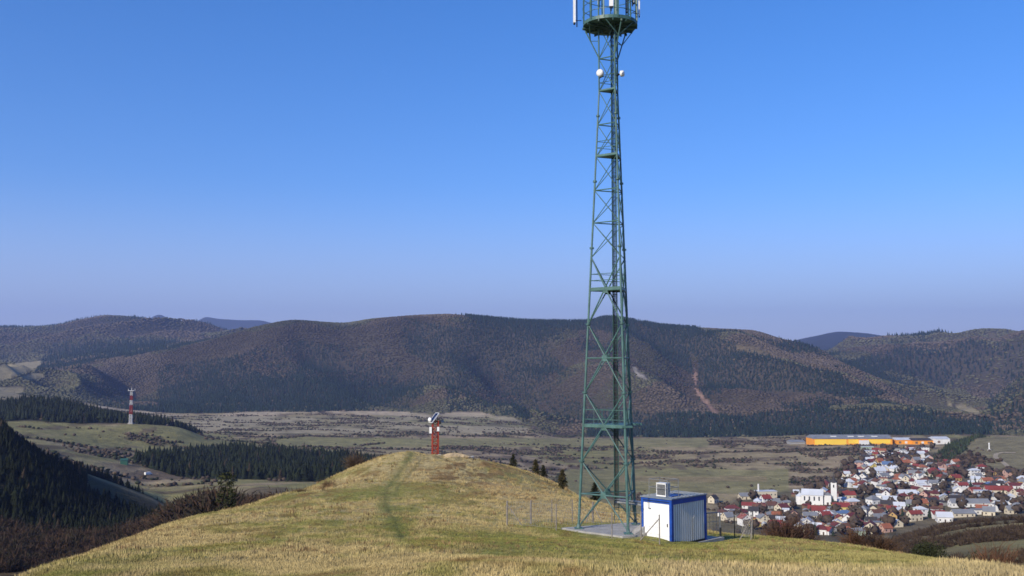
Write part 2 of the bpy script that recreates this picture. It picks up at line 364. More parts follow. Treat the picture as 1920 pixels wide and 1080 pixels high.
HEDGE = [([(600,797),(653,794)],2.5), ([(660,794),(698,792)],2), ([(655,811),(864,811)],2.2), ([(590,819),(772,818)],2.2),
         ([(858,819),(920,814),(980,812),(1095,813)],3.5), ([(826,842),(850,838),(890,843)],3.5), ([(668,837),(718,831)],2), ([(516,824),(573,818)],2.5),
         ([(580,800),(640,793)],2.5), ([(225,815),(280,820)],1.6), ([(1206,856),(1307,849)],2), ([(1206,872),(1336,867)],2.2), ([(1300,876),(1364,861)],2),
         ([(1374,867),(1406,859)],2.5), ([(1478,878),(1516,873)],2.5), ([(1358,840),(1384,834)],2.5), ([(1500,856),(1520,850),(1545,862)],5), ([(1534,850),(1600,848)],3),
         ([(1100,842),(1180,838)],1.6), ([(940,832),(1070,838)],1.6), ([(950,850),(1060,848)],2.4), ([(1010,862),(1090,860)],2), ([(1396,832),(1470,838)],2),
         ([(1780,860),(1830,842)],6), ([(1800,872),(1850,860)],6), ([(1740,872),(1790,866)],4)]
TRACKS = [[(700,962),(716,930),(722,900),(742,876),(758,852)], [(738,965),(745,930),(748,905),(775,880),(800,858)], [(500,1078),(760,1068),(1000,1064),(1300,1052),(1500,1058)]]
def near_color(x, y):
    """grass of the near hill: dry tan, green, brown"""
    px, v = proj(x, y, Z0 + np.hypot(x, y) * base_s(np.log(np.maximum(np.hypot(x, y), 0.3)), np.arctan2(x, y)))
    n1 = fbm(x / 7.0, y / 16.0, 4); n2 = fbm(x / 1.7 + 40, y / 3.5, 4); n3 = fbm(x / 24.0, y / 24 + 70, 2)
    tan = np.array([0.43, 0.335, 0.155]); grn = np.array([0.225, 0.215, 0.062]); brn = np.array([0.20, 0.118, 0.048])
    g = np.clip((n1 - 0.47) * 3.0 + (n2 - 0.5) * 2.6 + 0.20 + (n3 - 0.5) * 1.0 + (fbm(x / 0.8, y / 1.6 + 9, 3) - .5) * 1.2, 0, 1)
    gr = 0.62 * sm(960, 1020, v) * sm(780, 1000, px) * (1 - sm(1055, 1062, v + 6 * (n2 - .5)))    # greener flat in front of the compound
    gr = np.maximum(gr, 0.62 * sm(1020, 1036, v) * (1 - sm(1046, 1054, v)) * sm(880, 1100, px))
    g = np.clip(g + gr - 0.3 * sm(900, 940, v) * (1 - sm(960, 985, v)) * sm(940, 1000, px), 0, 1)
    kn = np.exp(-((px - 870) / 70.0) ** 2 - ((v - 885) / 22.0) ** 2)
    kn = np.maximum(kn, 0.8 * np.exp(-((px - 620) / 80.0) ** 2 - ((v - 915 + (px - 620) * 0.35) / 10.0) ** 2))
    c = tan * (1 - g[..., None]) + grn * g[..., None]
    c = mixc(c, (0.37, 0.245, 0.115), 0.6 * np.exp(-((px - 960) / 150.0) ** 2) * sm(850, 880, v) * (1 - sm(905, 960, v)) * sm(.40, .6, n2))
    c = mixc(c, brn, np.clip(kn * 1.1 * sm(.4, .55, n2) + (n2 - 0.60) * 3.0, 0, 0.85))
    c = mixc(c, (0.13, 0.08, 0.035), kn * sm(.60, .68, fbm(x / .9 + 3, y / 1.4, 3)))
    c = mixc(c, (0.150, 0.165, 0.045), 0.65 * np.exp(-(seg_dist(px, v, [(752,1010),(738,985),(722,955),(726,920),(748,885),(772,852)]) / np.clip((v - 790) / 9.0, 7, 17)) ** 2) * (.6 + .4 * sm(.25, .5, n2)))
    for t in ([(752,1005),(738,975),(722,945),(722,925),(745,890),(770,858)], [(742,925),(752,905),(775,880),(797,858)]):
        c = mixc(c, (0.105, 0.108, 0.036), 0.6 * np.exp(-(seg_dist(px, v, t) / np.clip((v - 800) / 40.0, 1.6, 4)) ** 2) * (.5 + .5 * sm(.3, .45, n2)))
    c = mixc(c, (0.20, 0.125, 0.055), 0.75 * np.exp(-(seg_dist(px, v, TRACKS[2]) / 3.2) ** 2) * sm(0.3, 0.5, n2))
    c = mixc(c, (0.38, 0.30, 0.16), 0.8 * sm(1050, 1076, v + 34 * (n1 - .5) + 14 * (n2 - .5)) * sm(900, 1500, px))
    return c * (0.78 + 0.44 * n2[..., None])
def cover(x, y, z):
    r = np.hypot(x, y); a = np.arctan2(x, y)
    px, v = proj(x, np.maximum(y, 1.0), z)
    n1 = fbm(x / 90, y / 140, 4); n2 = fbm(x / 420, y / 600 + 31, 3); n3 = fbm(x / 25, y / 60, 3)
    c = np.zeros(x.shape + (3,)) + np.array([0.30, 0.24, 0.135])           # valley meadows, end of winter
    c = mixc(c, (0.215, 0.195, 0.085), sm(0.47, 0.62, n2)); c = mixc(c, (0.34, 0.26, 0.16), sm(0.5, 0.66, n1) * 0.9)
    c = mixc(c, (0.115, 0.085, 0.06), sm(0.52, 0.64, n3) * 0.8)
    sc_ = fbm(x / 62 + y / 260, y / 24 + 11, 5); thr = np.where(px > 900, 0.545, 0.60)
    c = mixc(c, (0.105, 0.078, 0.055), sm(-0.01, 0.035, sc_ - thr) * ((r > 620) & (r < 2300) & (px < 1640)) * 0.75)
    # smooth green fields
    gf = ((v > 822) & (v < 838) & (px > 520) & (px < 1330)) | ((v > 880) & (v < 925) & (px > 1060) & (px < 1480))
    c = mixc(c, (0.245, 0.225, 0.100), gf * 0.75)
    c = mixc(c, (0.27, 0.205, 0.11), ((v > 893) & (v < 903) & (px > 1150) & (px < 1440)) * 0.7)
    c = mixc(c, (0.42, 0.34, 0.23), ((v > 760) & (v < 812) & (r > 1500) & (px < 990)) * sm(.44, .56, n1 + .10 * sm(800, 900, px) + .05 * (v < 782)) * 0.85)
    c = mixc(c, (0.215, 0.205, 0.115), ((v > 780) & (v < 815) & (r > 1300) & (px < 985)) * 0.4)
    # village ground
    c = mixc(c, (0.095, 0.085, 0.058), sm(-25, 25, px + 60 * (n3 - .5) - np.interp(v, [842, 865, 890, 915, 935, 960, 1000], [1640, 1600, 1560, 1500, 1370, 1320, 1340])) * sm(636, 660, r) * (1 - sm(1380, 1440, r)) * 0.75)
    # meadow hill at the right
    c = mixc(c, (0.20, 0.175, 0.10), sm(1750, 1790, px) * ((v < 880) & (r > 1150) & (r < 1650)) * 0.85)
    # forest floor on the mountains
    foot = np.interp(px, *FOOT) * (1 + 0.05 * (n1 - 0.5))
    mt = (r > foot) & (r < 8000)
    c = mixc(c, (0.064, 0.055, 0.040), mt * 1.0)
    far = r > 6500
    c = mixc(c, (0.035, 0.038, 0.034), far * 1.0)
    for pl in OPEN: c = mixc(c, (0.26, 0.22, 0.13), inpoly(px, v, pl) * 0.95)
    for pl in CLEAR: c = mixc(c, (0.16, 0.125, 0.07), inpoly(px, v, pl) * 0.8)
    c = mixc(c, (0.25, 0.16, 0.12), np.exp(-(seg_dist(px, v, [(1303,702),(1304,728),(1318,748),(1345,778)]) / 5.0) ** 2) * mt)
    c = mixc(c, (0.42, 0.36, 0.28), np.exp(-(seg_dist(px, v, [(1190,692),(1198,703),(1212,708)]) / 5.0) ** 2) * mt * sm(.35, .55, n3))
    for pl in WOODS:
        c = mixc(c, (0.035, 0.032, 0.02), inpoly(px, r, pl[1]) * 0.9)
    # left slope gully and track
    gl = (r > 90) & (r < 340) & (px < 520)
    c = mixc(c, (0.085, 0.058, 0.035), gl * sm(0.38, 0.5, fbm(x / 22, y / 22, 3)) * 0.9)
    c = mixc(c, (0.23, 0.18, 0.10), np.exp(-(seg_dist(px, r, [(120,575),(183,552),(292,545),(330,530)]) / 10.0) ** 2) * 0.95)
    # terraces at the lower right
    c = mixc(c, (0.17, 0.15, 0.07), ((r > 240) & (r < 600) & (px > 1480)) * 0.6)
    near = 1 - sm(190, 260, r)
    m = near > 0
    if m.any():
        nc = near_color(x[m], np.maximum(y[m], 0.5)); w = near[m][:, None]
        c[m] = c[m] * (1 - w) + nc * w
    return c, near

# ------------------------------------------------------------------ the ground, one sheet to the horizon
_azf = np.arctan((np.arange(-420, 2340, 4.0) - 960) / F / PXG)
_azs = np.concatenate([np.linspace(-math.pi, _azf[0], 160)[:-1], _azf, np.linspace(_azf[-1], math.pi, 160)[1:]])
_rr = np.concatenate([[0.3], np.exp(np.arange(math.log(0.8), math.log(16), 0.06)), np.exp(np.arange(math.log(16), math.log(260), 0.0105)), np.exp(np.arange(math.log(260), math.log(6500), 0.0135)), np.exp(np.linspace(math.log(6500), math.log(17400), 50))])
A_, R_ = np.meshgrid(_azs, _rr)
GX = R_ * np.sin(A_); GY = R_ * np.cos(A_)
GZ = ground(GX, GY)
gc, gn = cover(GX.ravel(), GY.ravel(), GZ.ravel())
nr_, nc_ = GX.shape
idx = np.arange(nr_ * nc_).reshape(nr_, nc_)
quads = np.stack([idx[:-1, :-1], idx[:-1, 1:], idx[1:, 1:], idx[1:, :-1]], -1).reshape(-1, 4)[:, ::-1]
M_GROUND = mat_ground()
g_o = np_mesh('ground', np.stack([GX, GY, GZ], -1).reshape(-1, 3), quads, 4, M_GROUND, gc, True, {'near': gn})
tag(g_o, 'grassy hill, valley floor and mountain slopes in one stretch of land', kind='structure')
# visibility table: running maximum of the slope seen from the camera
_SL = (GZ - Z0) / R_; _RM = np.maximum.accumulate(_SL, axis=0)
def hidden(x, y, z, marg=0.012):
    r = np.hypot(x, y); a = np.arctan2(x, y)
    i = np.clip(np.searchsorted(_rr, r) - 1, 0, nr_ - 1); j = np.clip(np.searchsorted(_azs, a), 0, nc_ - 1)
    return (z - Z0) / r < _RM[i, j] - marg

# ------------------------------------------------------------------ haze
def box_vol(name, lo, hi, dens, colr):
    c = [(a + b) / 2 for a, b in zip(lo, hi)]; d = [b - a for a, b in zip(lo, hi)]
    m = bpy.data.materials.new(name); m.use_nodes = True; nt = m.node_tree; nt.nodes.clear()
    o = nt.nodes.new('ShaderNodeOutputMaterial'); v = nt.nodes.new('ShaderNodeVolumePrincipled')
    v.inputs['Density'].default_value = dens; v.inputs['Color'].default_value = (*colr, 1); v.inputs['Anisotropy'].default_value = 0.2
    nt.links.new(v.outputs[0], o.inputs['Volume'])
    ob = MB().box(c, d).build(name, m); return tag(ob, 'thin bluish haze in the air over the valley and mountains', 'haze', kind='stuff')
HZ = box_vol('haze', (-17800, -17800, -60), (17800, 17800, 1150), 0.000072, (0.46, 0.58, 1.0))

# ------------------------------------------------------------------ materials
M_GREEN = mat('green_paint', (0.072, 0.158, 0.142), 0.45, 0.35, 2.5, spec=0.45)
M_DGREEN = mat('dark_green_paint', (0.04, 0.09, 0.075), 0.5, 0.3, 3)
M_CABLE = mat('black_cable', (0.012, 0.016, 0.018), 0.5, 0.3, 5)
M_GALV = mat('galvanised_steel', (0.34, 0.35, 0.35), 0.45, 0.3, 6, metal=0.4)
M_WHITE = mat('white_plastic', (0.78, 0.78, 0.76), 0.4, 0.12, 4)
M_PANEL = mat('white_wall_panel', (0.80, 0.80, 0.79), 0.4, 0.06, 1.5)
M_CORR = mat('white_corrugated_steel', (0.86, 0.82, 0.72), 0.45, 0.12, 1.2)
M_BLUE = mat('blue_paint', (0.018, 0.075, 0.36), 0.4, 0.3, 2.5)
M_ROOFB = mat('weathered_roof_sheet', (0.12, 0.16, 0.22), 0.5, 0.45, 1.3, c2=(0.25, 0.26, 0.26))
M_CONC = mat('concrete', (0.40, 0.385, 0.36), 0.9, 0.3, 1.6, bump=0.3, bscale=14)
M_DARK = mat('dark_metal', (0.02, 0.022, 0.025), 0.5, 0.3, 6)
M_GRILLE = mat('grey_grille', (0.10, 0.10, 0.105), 0.55, 0.3, 8)
M_RED = mat('red_paint', (0.36, 0.055, 0.028), 0.5, 0.35, 3)
M_SOLAR = mat('solar_glass', (0.012, 0.018, 0.05), 0.2, 0.2, 5, spec=0.6)
M_WOODP = mat('grey_fence_post', (0.27, 0.24, 0.21), 0.85, 0.35, 5)
M_BARK = mat('bark', (0.085, 0.055, 0.036), 0.95, 0.4, 6)
M_FOLI = mat_cover('foliage', 0.9, var=0.25, scale=0.15)
M_SHRUB = mat_cover('bare_twigs', 0.95, var=0.3, scale=1.0)
M_BLADE = mat_cover('grass_blades', 0.8, var=0.2, scale=0.4)

# ------------------------------------------------------------------ tree templates
def t_conifer(seed, tiers=4, n=7, wob=0.25):
    rr = np.random.RandomState(seed); V = []; Fc = []; S = []
    for t in range(tiers):
        z0 = 0.10 + 0.72 * t / tiers; z1 = min(1.0, z0 + 1.35 / tiers + (0.12 if t == tiers - 1 else 0)); rad = 0.5 * (1 - t / tiers) ** 0.8
        b = len(V); sh = 0.75 + 0.35 * t / tiers
        for k in range(n):
            a = 2 * math.pi * (k + rr.rand() * 0.5) / n; q = rad * (1 + wob * (rr.rand() * 2 - 1)) * (1 if k % 2 else 0.72)
            V.append((q * math.cos(a), q * math.sin(a), z0 - 0.05 * rr.rand())); S.append(0.85 + 0.4 * rr.rand())
        V.append((0.03 * rr.randn(), 0.03 * rr.randn(), z1 if t < tiers - 1 else 1.0)); S.append(1.1)
        for k in range(n): Fc.append((b + k, b + (k + 1) % n, b + n))
    return np.array(V), np.array(Fc), np.array(S)
def t_blob(seed, wob=0.35, sub=1, trunk=False, flat=1.0):
    me = bpy.data.meshes.new('t'); import bmesh
    bm = bmesh.new(); bmesh.ops.create_icosphere(bm, subdivisions=sub, radius=0.5)
    rr = np.random.RandomState(seed)
    V = np.array([v.co[:] for v in bm.verts]); Fc = np.array([[v.index for v in f.verts] for f in bm.faces]); bm.free()
    bpy.data.meshes.remove(me)
    V *= (1 + wob * (rr.rand(len(V), 1) * 2 - 1)); V[:, 2] = V[:, 2] * flat + 0.5
    return V, Fc, 0.75 + 0.5 * rr.rand(len(V))
def t_spikes(seed, n=60, up=0.6, w=0.05, leaf=0.0):
    """an open shrub or bare crown: thin twigs fanning from the base"""
    rr = np.random.RandomState(seed); V = []; Fc = []; S = []
    for i in range(n):
        a = rr.rand() * 6.283; e = math.asin(min(1, up + (1 - up) * rr.rand())) if rr.rand() < .75 else rr.rand() * 0.9
        L = 0.35 + 0.65 * rr.rand(); d = np.array([math.cos(a) * math.cos(e), math.sin(a) * math.cos(e), math.sin(e)])
        p0 = np.array([0.12 * rr.randn() * 0.5, 0.12 * rr.randn() * 0.5, 0.0]) + d * 0.15 * rr.rand(); p1 = p0 + d * L * np.array([0.62, 0.62, 1.0])
        sd = np.cross(d, rr.randn(3)); sd /= np.linalg.norm(sd)
        b = len(V); m = (p0 + p1) / 2 + 0.04 * rr.randn(3)
        V += [p0 - sd * w * .5, p0 + sd * w * .5, m + sd * w * .45, m - sd * w * .45, p1]; S += [0.7, 0.7, 1, 1, 1.2]
        Fc += [(b, b+1, b+2), (b, b+2, b+3), (b+3, b+2, b+4)]
        for q in range(3):
            s0 = p0 + (p1 - p0) * (0.35 + 0.55 * rr.rand()); dd = d + 0.7 * rr.randn(3); dd /= np.linalg.norm(dd)
            b = len(V); V += [s0 - sd * w * .35, s0 + sd * w * .35, s0 + dd * 0.22]; S += [.9, .9, 1.25]; Fc.append((b, b+1, b+2))
    return np.array(V), np.array(Fc), np.array(S)
TC = [t_conifer(s, 3, 6) for s in range(4)]
TCF = [t_conifer(20 + s, 6, 11, 0.35) for s in range(5)]
TB = [t_blob(s, 0.35, 1) for s in range(5)]
TBM = [t_blob(30 + s, 0.30, 2) for s in range(4)]

def jgrid(x0, x1, y0, y1, sp):
    gx, gy = np.meshgrid(np.arange(x0, x1, sp), np.arange(y0, y1, sp))
    gx = gx + (NR.rand(*gx.shape) - .5) * sp * 0.95; gy = gy + (NR.rand(*gy.shape) - .5) * sp * 0.95
    return gx.ravel(), gy.ravel()
# ------------------------------------------------------------------ mountain forests
def mountain(name, label, rlo, rhi, sp, hgt):
    w = rhi * 0.60
    x, y = jgrid(-w, w, rlo * 0.82, rhi, sp)
    r = np.hypot(x, y); px = az2px(np.arctan2(x, y))
    foot = np.interp(px, *FOOT) * (1 + 0.05 * (fbm(x / 90, y / 140, 4) - 0.5))
    k = (r > np.maximum(rlo, foot)) & (r < rhi) & (px > -160) & (px < 2080)
    x, y, r, px = x[k], y[k], r[k], px[k]; z = ground(x, y)
    k = ~hidden(x, y, z, 0.010); x, y, z, r = x[k], y[k], z[k], r[k]
    px, v = proj(x, y, z)
    op = np.zeros(len(x), bool)
    for pl in OPEN: op |= inpoly(px, v, pl)
    cl = np.zeros(len(x), bool)
    for pl in CLEAR: cl |= inpoly(px, v, pl)
    op |= cl & (NR.rand(len(x)) < 0.8)
    op |= (seg_dist(px, v, [(1303,702),(1304,728),(1318,748),(1345,778)]) < np.where(v < 735, 2.2, 4.5)) | (seg_dist(px, v, [(1190,692),(1198,703),(1212,708)]) < 5)
    op |= seg_dist(px, v, [(640,682),(652,690),(662,694)]) < 3
    op |= seg_dist(px, v, [(1857,752),(1862,744)]) < 2.5
    op |= (seg_dist(px, v, [(1880,638),(1884,640)]) < 3.0)
    x, y, z, px, v = x[~op], y[~op], z[~op], px[~op], v[~op]
    n = len(x)
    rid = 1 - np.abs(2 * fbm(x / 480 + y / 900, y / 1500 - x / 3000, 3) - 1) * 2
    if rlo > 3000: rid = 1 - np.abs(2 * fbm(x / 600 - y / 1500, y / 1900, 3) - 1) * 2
    base = fbm(x / 260, y / 420, 4) + 0.12 * (NR.rand(n) - 0.5) - 0.14 * (rid - 0.6)
    pc = sm(0.56, 0.64, base)
    for i, pl in enumerate(CONI):
        pp = inpoly(px + 22 * (fbm(x / 60, y / 60, 3) - .5), v + 18 * (fbm(x / 80 + 7, y / 80, 3) - .5), pl)
        pc = np.where(pp, np.maximum(pc, 0.9 if i in (2, 5) else 0.25 + sm(0.40, 0.52, base) * 0.7), pc)
    bare = (px > 1170) & (px < 1310) & (v > 640) & (v < 775) & ~inpoly(px, v, CONI[2])
    pc = np.where(bare, 0.03, pc)
    con = NR.rand(n) < pc
    s = hgt * (0.7 + 0.6 * NR.rand(n))
    which = np.where(con, NR.randint(0, 4, n), 4 + NR.randint(0, 5, n))
    sc = np.stack([np.where(con, s * 0.55, s * 0.85)] * 2 + [np.where(con, s * 1.1, s * 0.42)], -1)
    t = NR.rand(n, 1)
    cc = np.array([0.016, 0.027, 0.021]) * (0.75 + 0.5 * t)
    br = 1.12 * np.array([0.078, 0.065, 0.045]) * (1 - t) + np.array([0.066, 0.057, 0.041]) * t
    br = br * (0.75 + 0.5 * fbm(x / 40, y / 40, 3))[:, None] * (0.72 + 0.65 * sm(.25, .95, rid))[:, None]  # relief contrast put into the colour: brown lighter on ridges, darker in gullies
    br = br * np.where((fbm(x / 300 + 5, y / 300, 3) > .52)[:, None], np.array([.92, 1.05, .85]), np.array([1.05, .98, 1.0]))
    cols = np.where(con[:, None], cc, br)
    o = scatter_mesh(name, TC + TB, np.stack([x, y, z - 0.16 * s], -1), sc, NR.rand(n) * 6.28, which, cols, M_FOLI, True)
    print(name, n)
    return tag(o, label, 'forest', kind='stuff')
mountain('mountain_forest', 'mixed dark conifer and bare brown forest covering the long mountain across the valley', 1780, 3480, 7.2, 9.5)
mountain('distant_forest', 'hazy brown and green forest on the ridges behind the main mountain', 3480, 6200, 15, 15)

# ------------------------------------------------------------------ nearer conifer woods
def wood(key, name, label, sp, h, tm, dark=1.0):
    poly = dict(WOODS)[key]
    rs = [p[1] for p in poly]; xs = [(p[0] - 960) / F * p[1] for p in poly]
    x, y = jgrid(min(xs) - 20, max(xs) + 20, min(rs) * 0.75, max(rs) + 10, sp)
    r = np.hypot(x, y); px = az2px(np.arctan2(x, y))
    k = inpoly(px + 8 * (fbm(x / 12, y / 12, 2) - .5), r + r * 0.05 * (fbm(x / 25, y / 25, 2) - .5), poly)
    if key == 'slope': k &= seg_dist(px, r, [(120,575),(183,552),(292,545),(330,530)]) > 13; k &= ~((px > 170) & (r > 500) & (r < 560))
    x, y = x[k], y[k]; z = ground(x, y); n = len(x)
    s = h * (0.55 + 0.62 * NR.rand(n)) * (0.8 + 0.4 * fbm(x / 30, y / 30, 2))
    if key == 'slope': s = s * np.interp(px[k], [0, 150, 320], [1.0, .85, .6])
    sc = np.stack([s * (0.42 + .30 * NR.rand(n) ** 1.5)] * 2 + [s * (1 - .3 * NR.rand(n) ** 2)], -1)
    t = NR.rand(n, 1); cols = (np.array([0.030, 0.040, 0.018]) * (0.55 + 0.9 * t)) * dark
    br = NR.rand(n) < 0.02; cols[br] = (0.035, 0.026, 0.016)
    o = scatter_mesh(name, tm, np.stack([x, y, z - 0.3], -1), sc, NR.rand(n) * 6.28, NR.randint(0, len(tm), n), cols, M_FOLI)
    print(name, n); return tag(o, label, 'wood', kind='stuff')
wood('slope', 'conifer_wood', 'dense dark conifer wood covering the steep slope at the lower left', 2.8, 6.5, TCF, 0.28)  # tree colour darkened: slope shade and lens vignetting put into it
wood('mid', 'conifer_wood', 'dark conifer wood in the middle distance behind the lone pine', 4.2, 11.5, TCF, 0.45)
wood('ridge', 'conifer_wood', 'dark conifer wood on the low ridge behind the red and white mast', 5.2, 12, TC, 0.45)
wood('strip', 'conifer_wood', 'narrow dark conifer strip along the edge of the meadow hill by the village', 5.0, 8, TC)

# ------------------------------------------------------------------ hedges and scrub of the valley
TSX = [t_spikes(70 + s, 40, 0.3, 0.06) for s in range(3)]
def hedges():
    X = []; Y = []
    for pts, th in HEDGE:
        for (a, b), (c, e) in zip(pts[:-1], pts[1:]):
            p0 = hit(a, b, 600); p1 = hit(c, e, 600); L = (p1 - p0).length; w = th / F * p0.y * 2.2 + 3
            n = int(L / 1.6) + 2
            t = NR.rand(n); X.append(p0.x + (p1.x - p0.x) * t + NR.randn(n) * w * .35); Y.append(p0.y + (p1.y - p0.y) * t + NR.randn(n) * w * 1.7)
    x = np.concatenate(X); y = np.concatenate(Y)
    gx, gy = jgrid(-1100, 950, 620, 2350, 3.4)
    pxx = az2px(np.arctan2(gx, gy)); rr = np.hypot(gx, gy)
    m = fbm(gx / 62 + gy / 260, gy / 24 + 11, 5)
    thr = np.where(pxx > 900, 0.56, 0.615) + 0.2 * sm(1330, 1480, pxx) * (rr > 1200) * 0
    k = (m > thr) & (NR.rand(len(gx)) < 0.55) & (pxx < 1640) & ~((pxx > 1380) & (rr < 1000)) & (rr < np.interp(pxx, *FOOT) * 0.97)
    kk, vv = proj(gx, gy, ground(gx, gy))
    k &= ~((vv > 820) & (vv < 837) & (kk > 520) & (kk < 1330)) & ~((vv > 880) & (vv < 925) & (kk > 1060) & (kk < 1480))
    k |= (NR.rand(len(gx)) < 0.004) & (pxx < 1500) & (rr > 900)
    x = np.concatenate([x, gx[k]]); y = np.concatenate([y, gy[k]])
    z = ground(x, y); n = len(x); s = 1.0 + 2.0 * NR.rand(n) ** 1.6
    t = NR.rand(n, 1); cols = np.array([0.080, 0.060, 0.044]) * (0.6 + 0.8 * t); g = NR.rand(n) < 0.3; cols[g] = np.array([0.032, 0.037, 0.02])
    o = scatter_mesh('scrub', TB, np.stack([x, y, z - 0.3], -1), np.stack([s * 1.5, s * 1.5, s], -1), NR.rand(n) * 6.28, NR.randint(0, 5, n), cols, M_FOLI)
    print('scrub', n); tag(o, 'brown bare scrub and hedges scattered over the valley fields', 'scrub', kind='stuff')
    # big bare shrubs on the right hand hill and lower right terraces
    X = []; Y = []
    gx, gy = jgrid(60, 260, 240, 640, 2.2); pxx = az2px(np.arctan2(gx, gy)); m = fbm(gx / 26, gy / 11, 3)
    k = (m > 0.52) & (pxx > 1440) & (pxx < 2050)
    X.append(gx[k]); Y.append(gy[k])
    gx, gy = jgrid(330, 900, 1100, 1560, 6.5); pxx = az2px(np.arctan2(gx, gy)); m = fbm(gx / 60, gy / 60, 3); _, vv = proj(gx, gy, ground(gx, gy))
    k = (pxx > 1742) & (pxx < 2000) & (vv > np.interp(pxx, [1740, 1800, 1850, 1920], [858, 846, 862, 876])) & (m > 0.40) & (vv < 890)
    X.append(gx[k]); Y.append(gy[k])
    x = np.concatenate(X); y = np.concatenate(Y); z = ground(x, y); n = len(x); s = np.where(y > 1000, 3.5, 1.7) * (0.6 + NR.rand(n))
    cols = np.array([0.062, 0.043, 0.028]) * (0.6 + 0.8 * NR.rand(n, 1))
    o = scatter_mesh('scrub', TB + TSX, np.stack([x, y, z - 0.3], -1), np.stack([s * 1.5, s * 1.5, s * np.where(y > 1000, 1, 1.3)], -1), NR.rand(n) * 6.28, np.where(y > 1000, NR.randint(0, 5, n), 5 + NR.randint(0, 3, n)), cols, M_FOLI)
    print('scrub2', n); tag(o, 'dark bare shrubs on the terraces and hill flank at the right', 'scrub', kind='stuff')
hedges()

# ------------------------------------------------------------------ thicket of bare bushes in the left gully
TS = [t_spikes(s, 46, 0.45, 0.05) for s in range(5)]
def thicket():
    gx, gy = jgrid(-210, -8, 95, 380, 2.0); pxx = az2px(np.arctan2(gx, gy)); rr = np.hypot(gx, gy)
    m = fbm(gx / 17, gy / 17, 3) + 0.12 * sm(200, 90, pxx)
    k = (m > 0.36) & (pxx > -250) & (pxx < 585) & (rr > np.interp(pxx, [-250, 0, 200, 317, 480, 585], [110, 110, 118, 125, 160, 175])) & (rr < 380)
    k &= ~((pxx < 90) & (rr > 255) & (rr < 300) & (m < 0.62))
    x, y = gx[k], gy[k]; z = ground(x, y); n = len(x); s = 3.4 * (0.4 + NR.rand(n)) * np.where((pxx[k] > 320) & (pxx[k] < 440), 1.5, 1.0) * (0.6 + 0.9 * fbm(x / 9, y / 9, 2))
    cols = np.where(NR.rand(n, 1) < .5, np.array([[0.062, 0.038, 0.024]]), np.array([[0.034, 0.028, 0.018]])) * (0.7 + 0.6 * NR.rand(n, 1))
    o = scatter_mesh('thicket', TS, np.stack([x, y, z - 0.1], -1), np.stack([s * 1.5, s * 1.5, s], -1), NR.rand(n) * 6.28, NR.randint(0, 5, n), cols, M_SHRUB)
    print('thicket', n); tag(o, 'reddish brown thicket of bare bushes in the gully left of the grassy hill', 'thicket', kind='stuff')
thicket()

# ------------------------------------------------------------------ grass blades of the near hill
def t_tuft(seed, n=9, lean=0.5):
    rr = np.random.RandomState(seed); V = []; Fc = []; S = []
    for i in range(n):
        a = rr.rand() * 6.283; p = rr.randn(2) * 0.35; L = 0.5 + 0.5 * rr.rand(); ln = lean * (rr.rand() - 0.2)
        w = 0.055 + 0.05 * rr.rand(); t = rr.rand() * 3.14
        b = len(V)
        V += [(p[0] - w * math.cos(t), p[1] - w * math.sin(t), -0.05), (p[0] + w * math.cos(t), p[1] + w * math.sin(t), -0.05), (p[0] + ln * math.cos(a), p[1] + ln * math.sin(a), L)]
        S += [0.8, 0.8, 1.15]; Fc.append((b, b+1, b+2))
    return np.array(V), np.array(Fc), np.array(S)
TT = [t_tuft(s) for s in range(6)]
def grass():
    X = []; Y = []; S = []
    for (r0, r1, n, h) in ((17, 34, 60000, 0.055), (34, 62, 70000, 0.065), (62, 105, 50000, 0.085), (105, 175, 36000, 0.12)):
        r = np.sqrt(r0 ** 2 + (r1 ** 2 - r0 ** 2) * NR.rand(n)); px = -80 + 2080 * NR.rand(n); a = np.arctan((px - 960) / F / PXG)
        X.append(r * np.sin(a)); Y.append(r * np.cos(a)); S.append(h * (0.45 + 1.0 * NR.rand(n)))
    x = np.concatenate(X); y = np.concatenate(Y); s = np.concatenate(S); z = ground(x, y)
    k = ~hidden(x, y, z, 0.02)
    k &= ~((x > 3.8) & (x < 12.5) & (y > 56.5) & (y < 63.5))
    x, y, z, s = x[k], y[k], z[k], s[k]; c = near_color(x, y); n = len(x)
    lum = c.sum(1); s = s * (0.7 + 1.1 * sm(0.35, 0.75, lum)) * (0.6 + 0.8 * fbm(x / 2.5, y / 2.5, 2))
    px, v = proj(x, y, z)
    tall = (v + 30 * (fbm(x / 2.2, y / 2.2, 3) - .5) > 1060) & (NR.rand(n) < sm(900, 1500, px)) & (fbm(x / 1.3, y / 1.3, 2) > 0.45); s = np.where(tall, s * (1.1 + 1.0 * NR.rand(n)) + 0.03, s)
    c = c * (0.80 + 0.55 * NR.rand(n, 1))
    wd = (v < 1040) & (NR.rand(n) < 0.012 * (1 + 4 * sm(.55, .65, fbm(x / 5 + 3, y / 9, 3)))); s = np.where(wd, s * 1.6 + .02, s); c[wd] = np.array([.24, .155, .075]) * (.5 + .9 * NR.rand(wd.sum(), 1))
    o = scatter_mesh('grass', TT, np.stack([x, y, z], -1), np.stack([s * 1.1, s * 1.1, s], -1), NR.rand(n) * 6.28, NR.randint(0, 6, n), c, M_BLADE)
    print('grass', n); tag(o, 'short dry tan and green grass growing over the near hill', 'grass', kind='stuff')
grass()

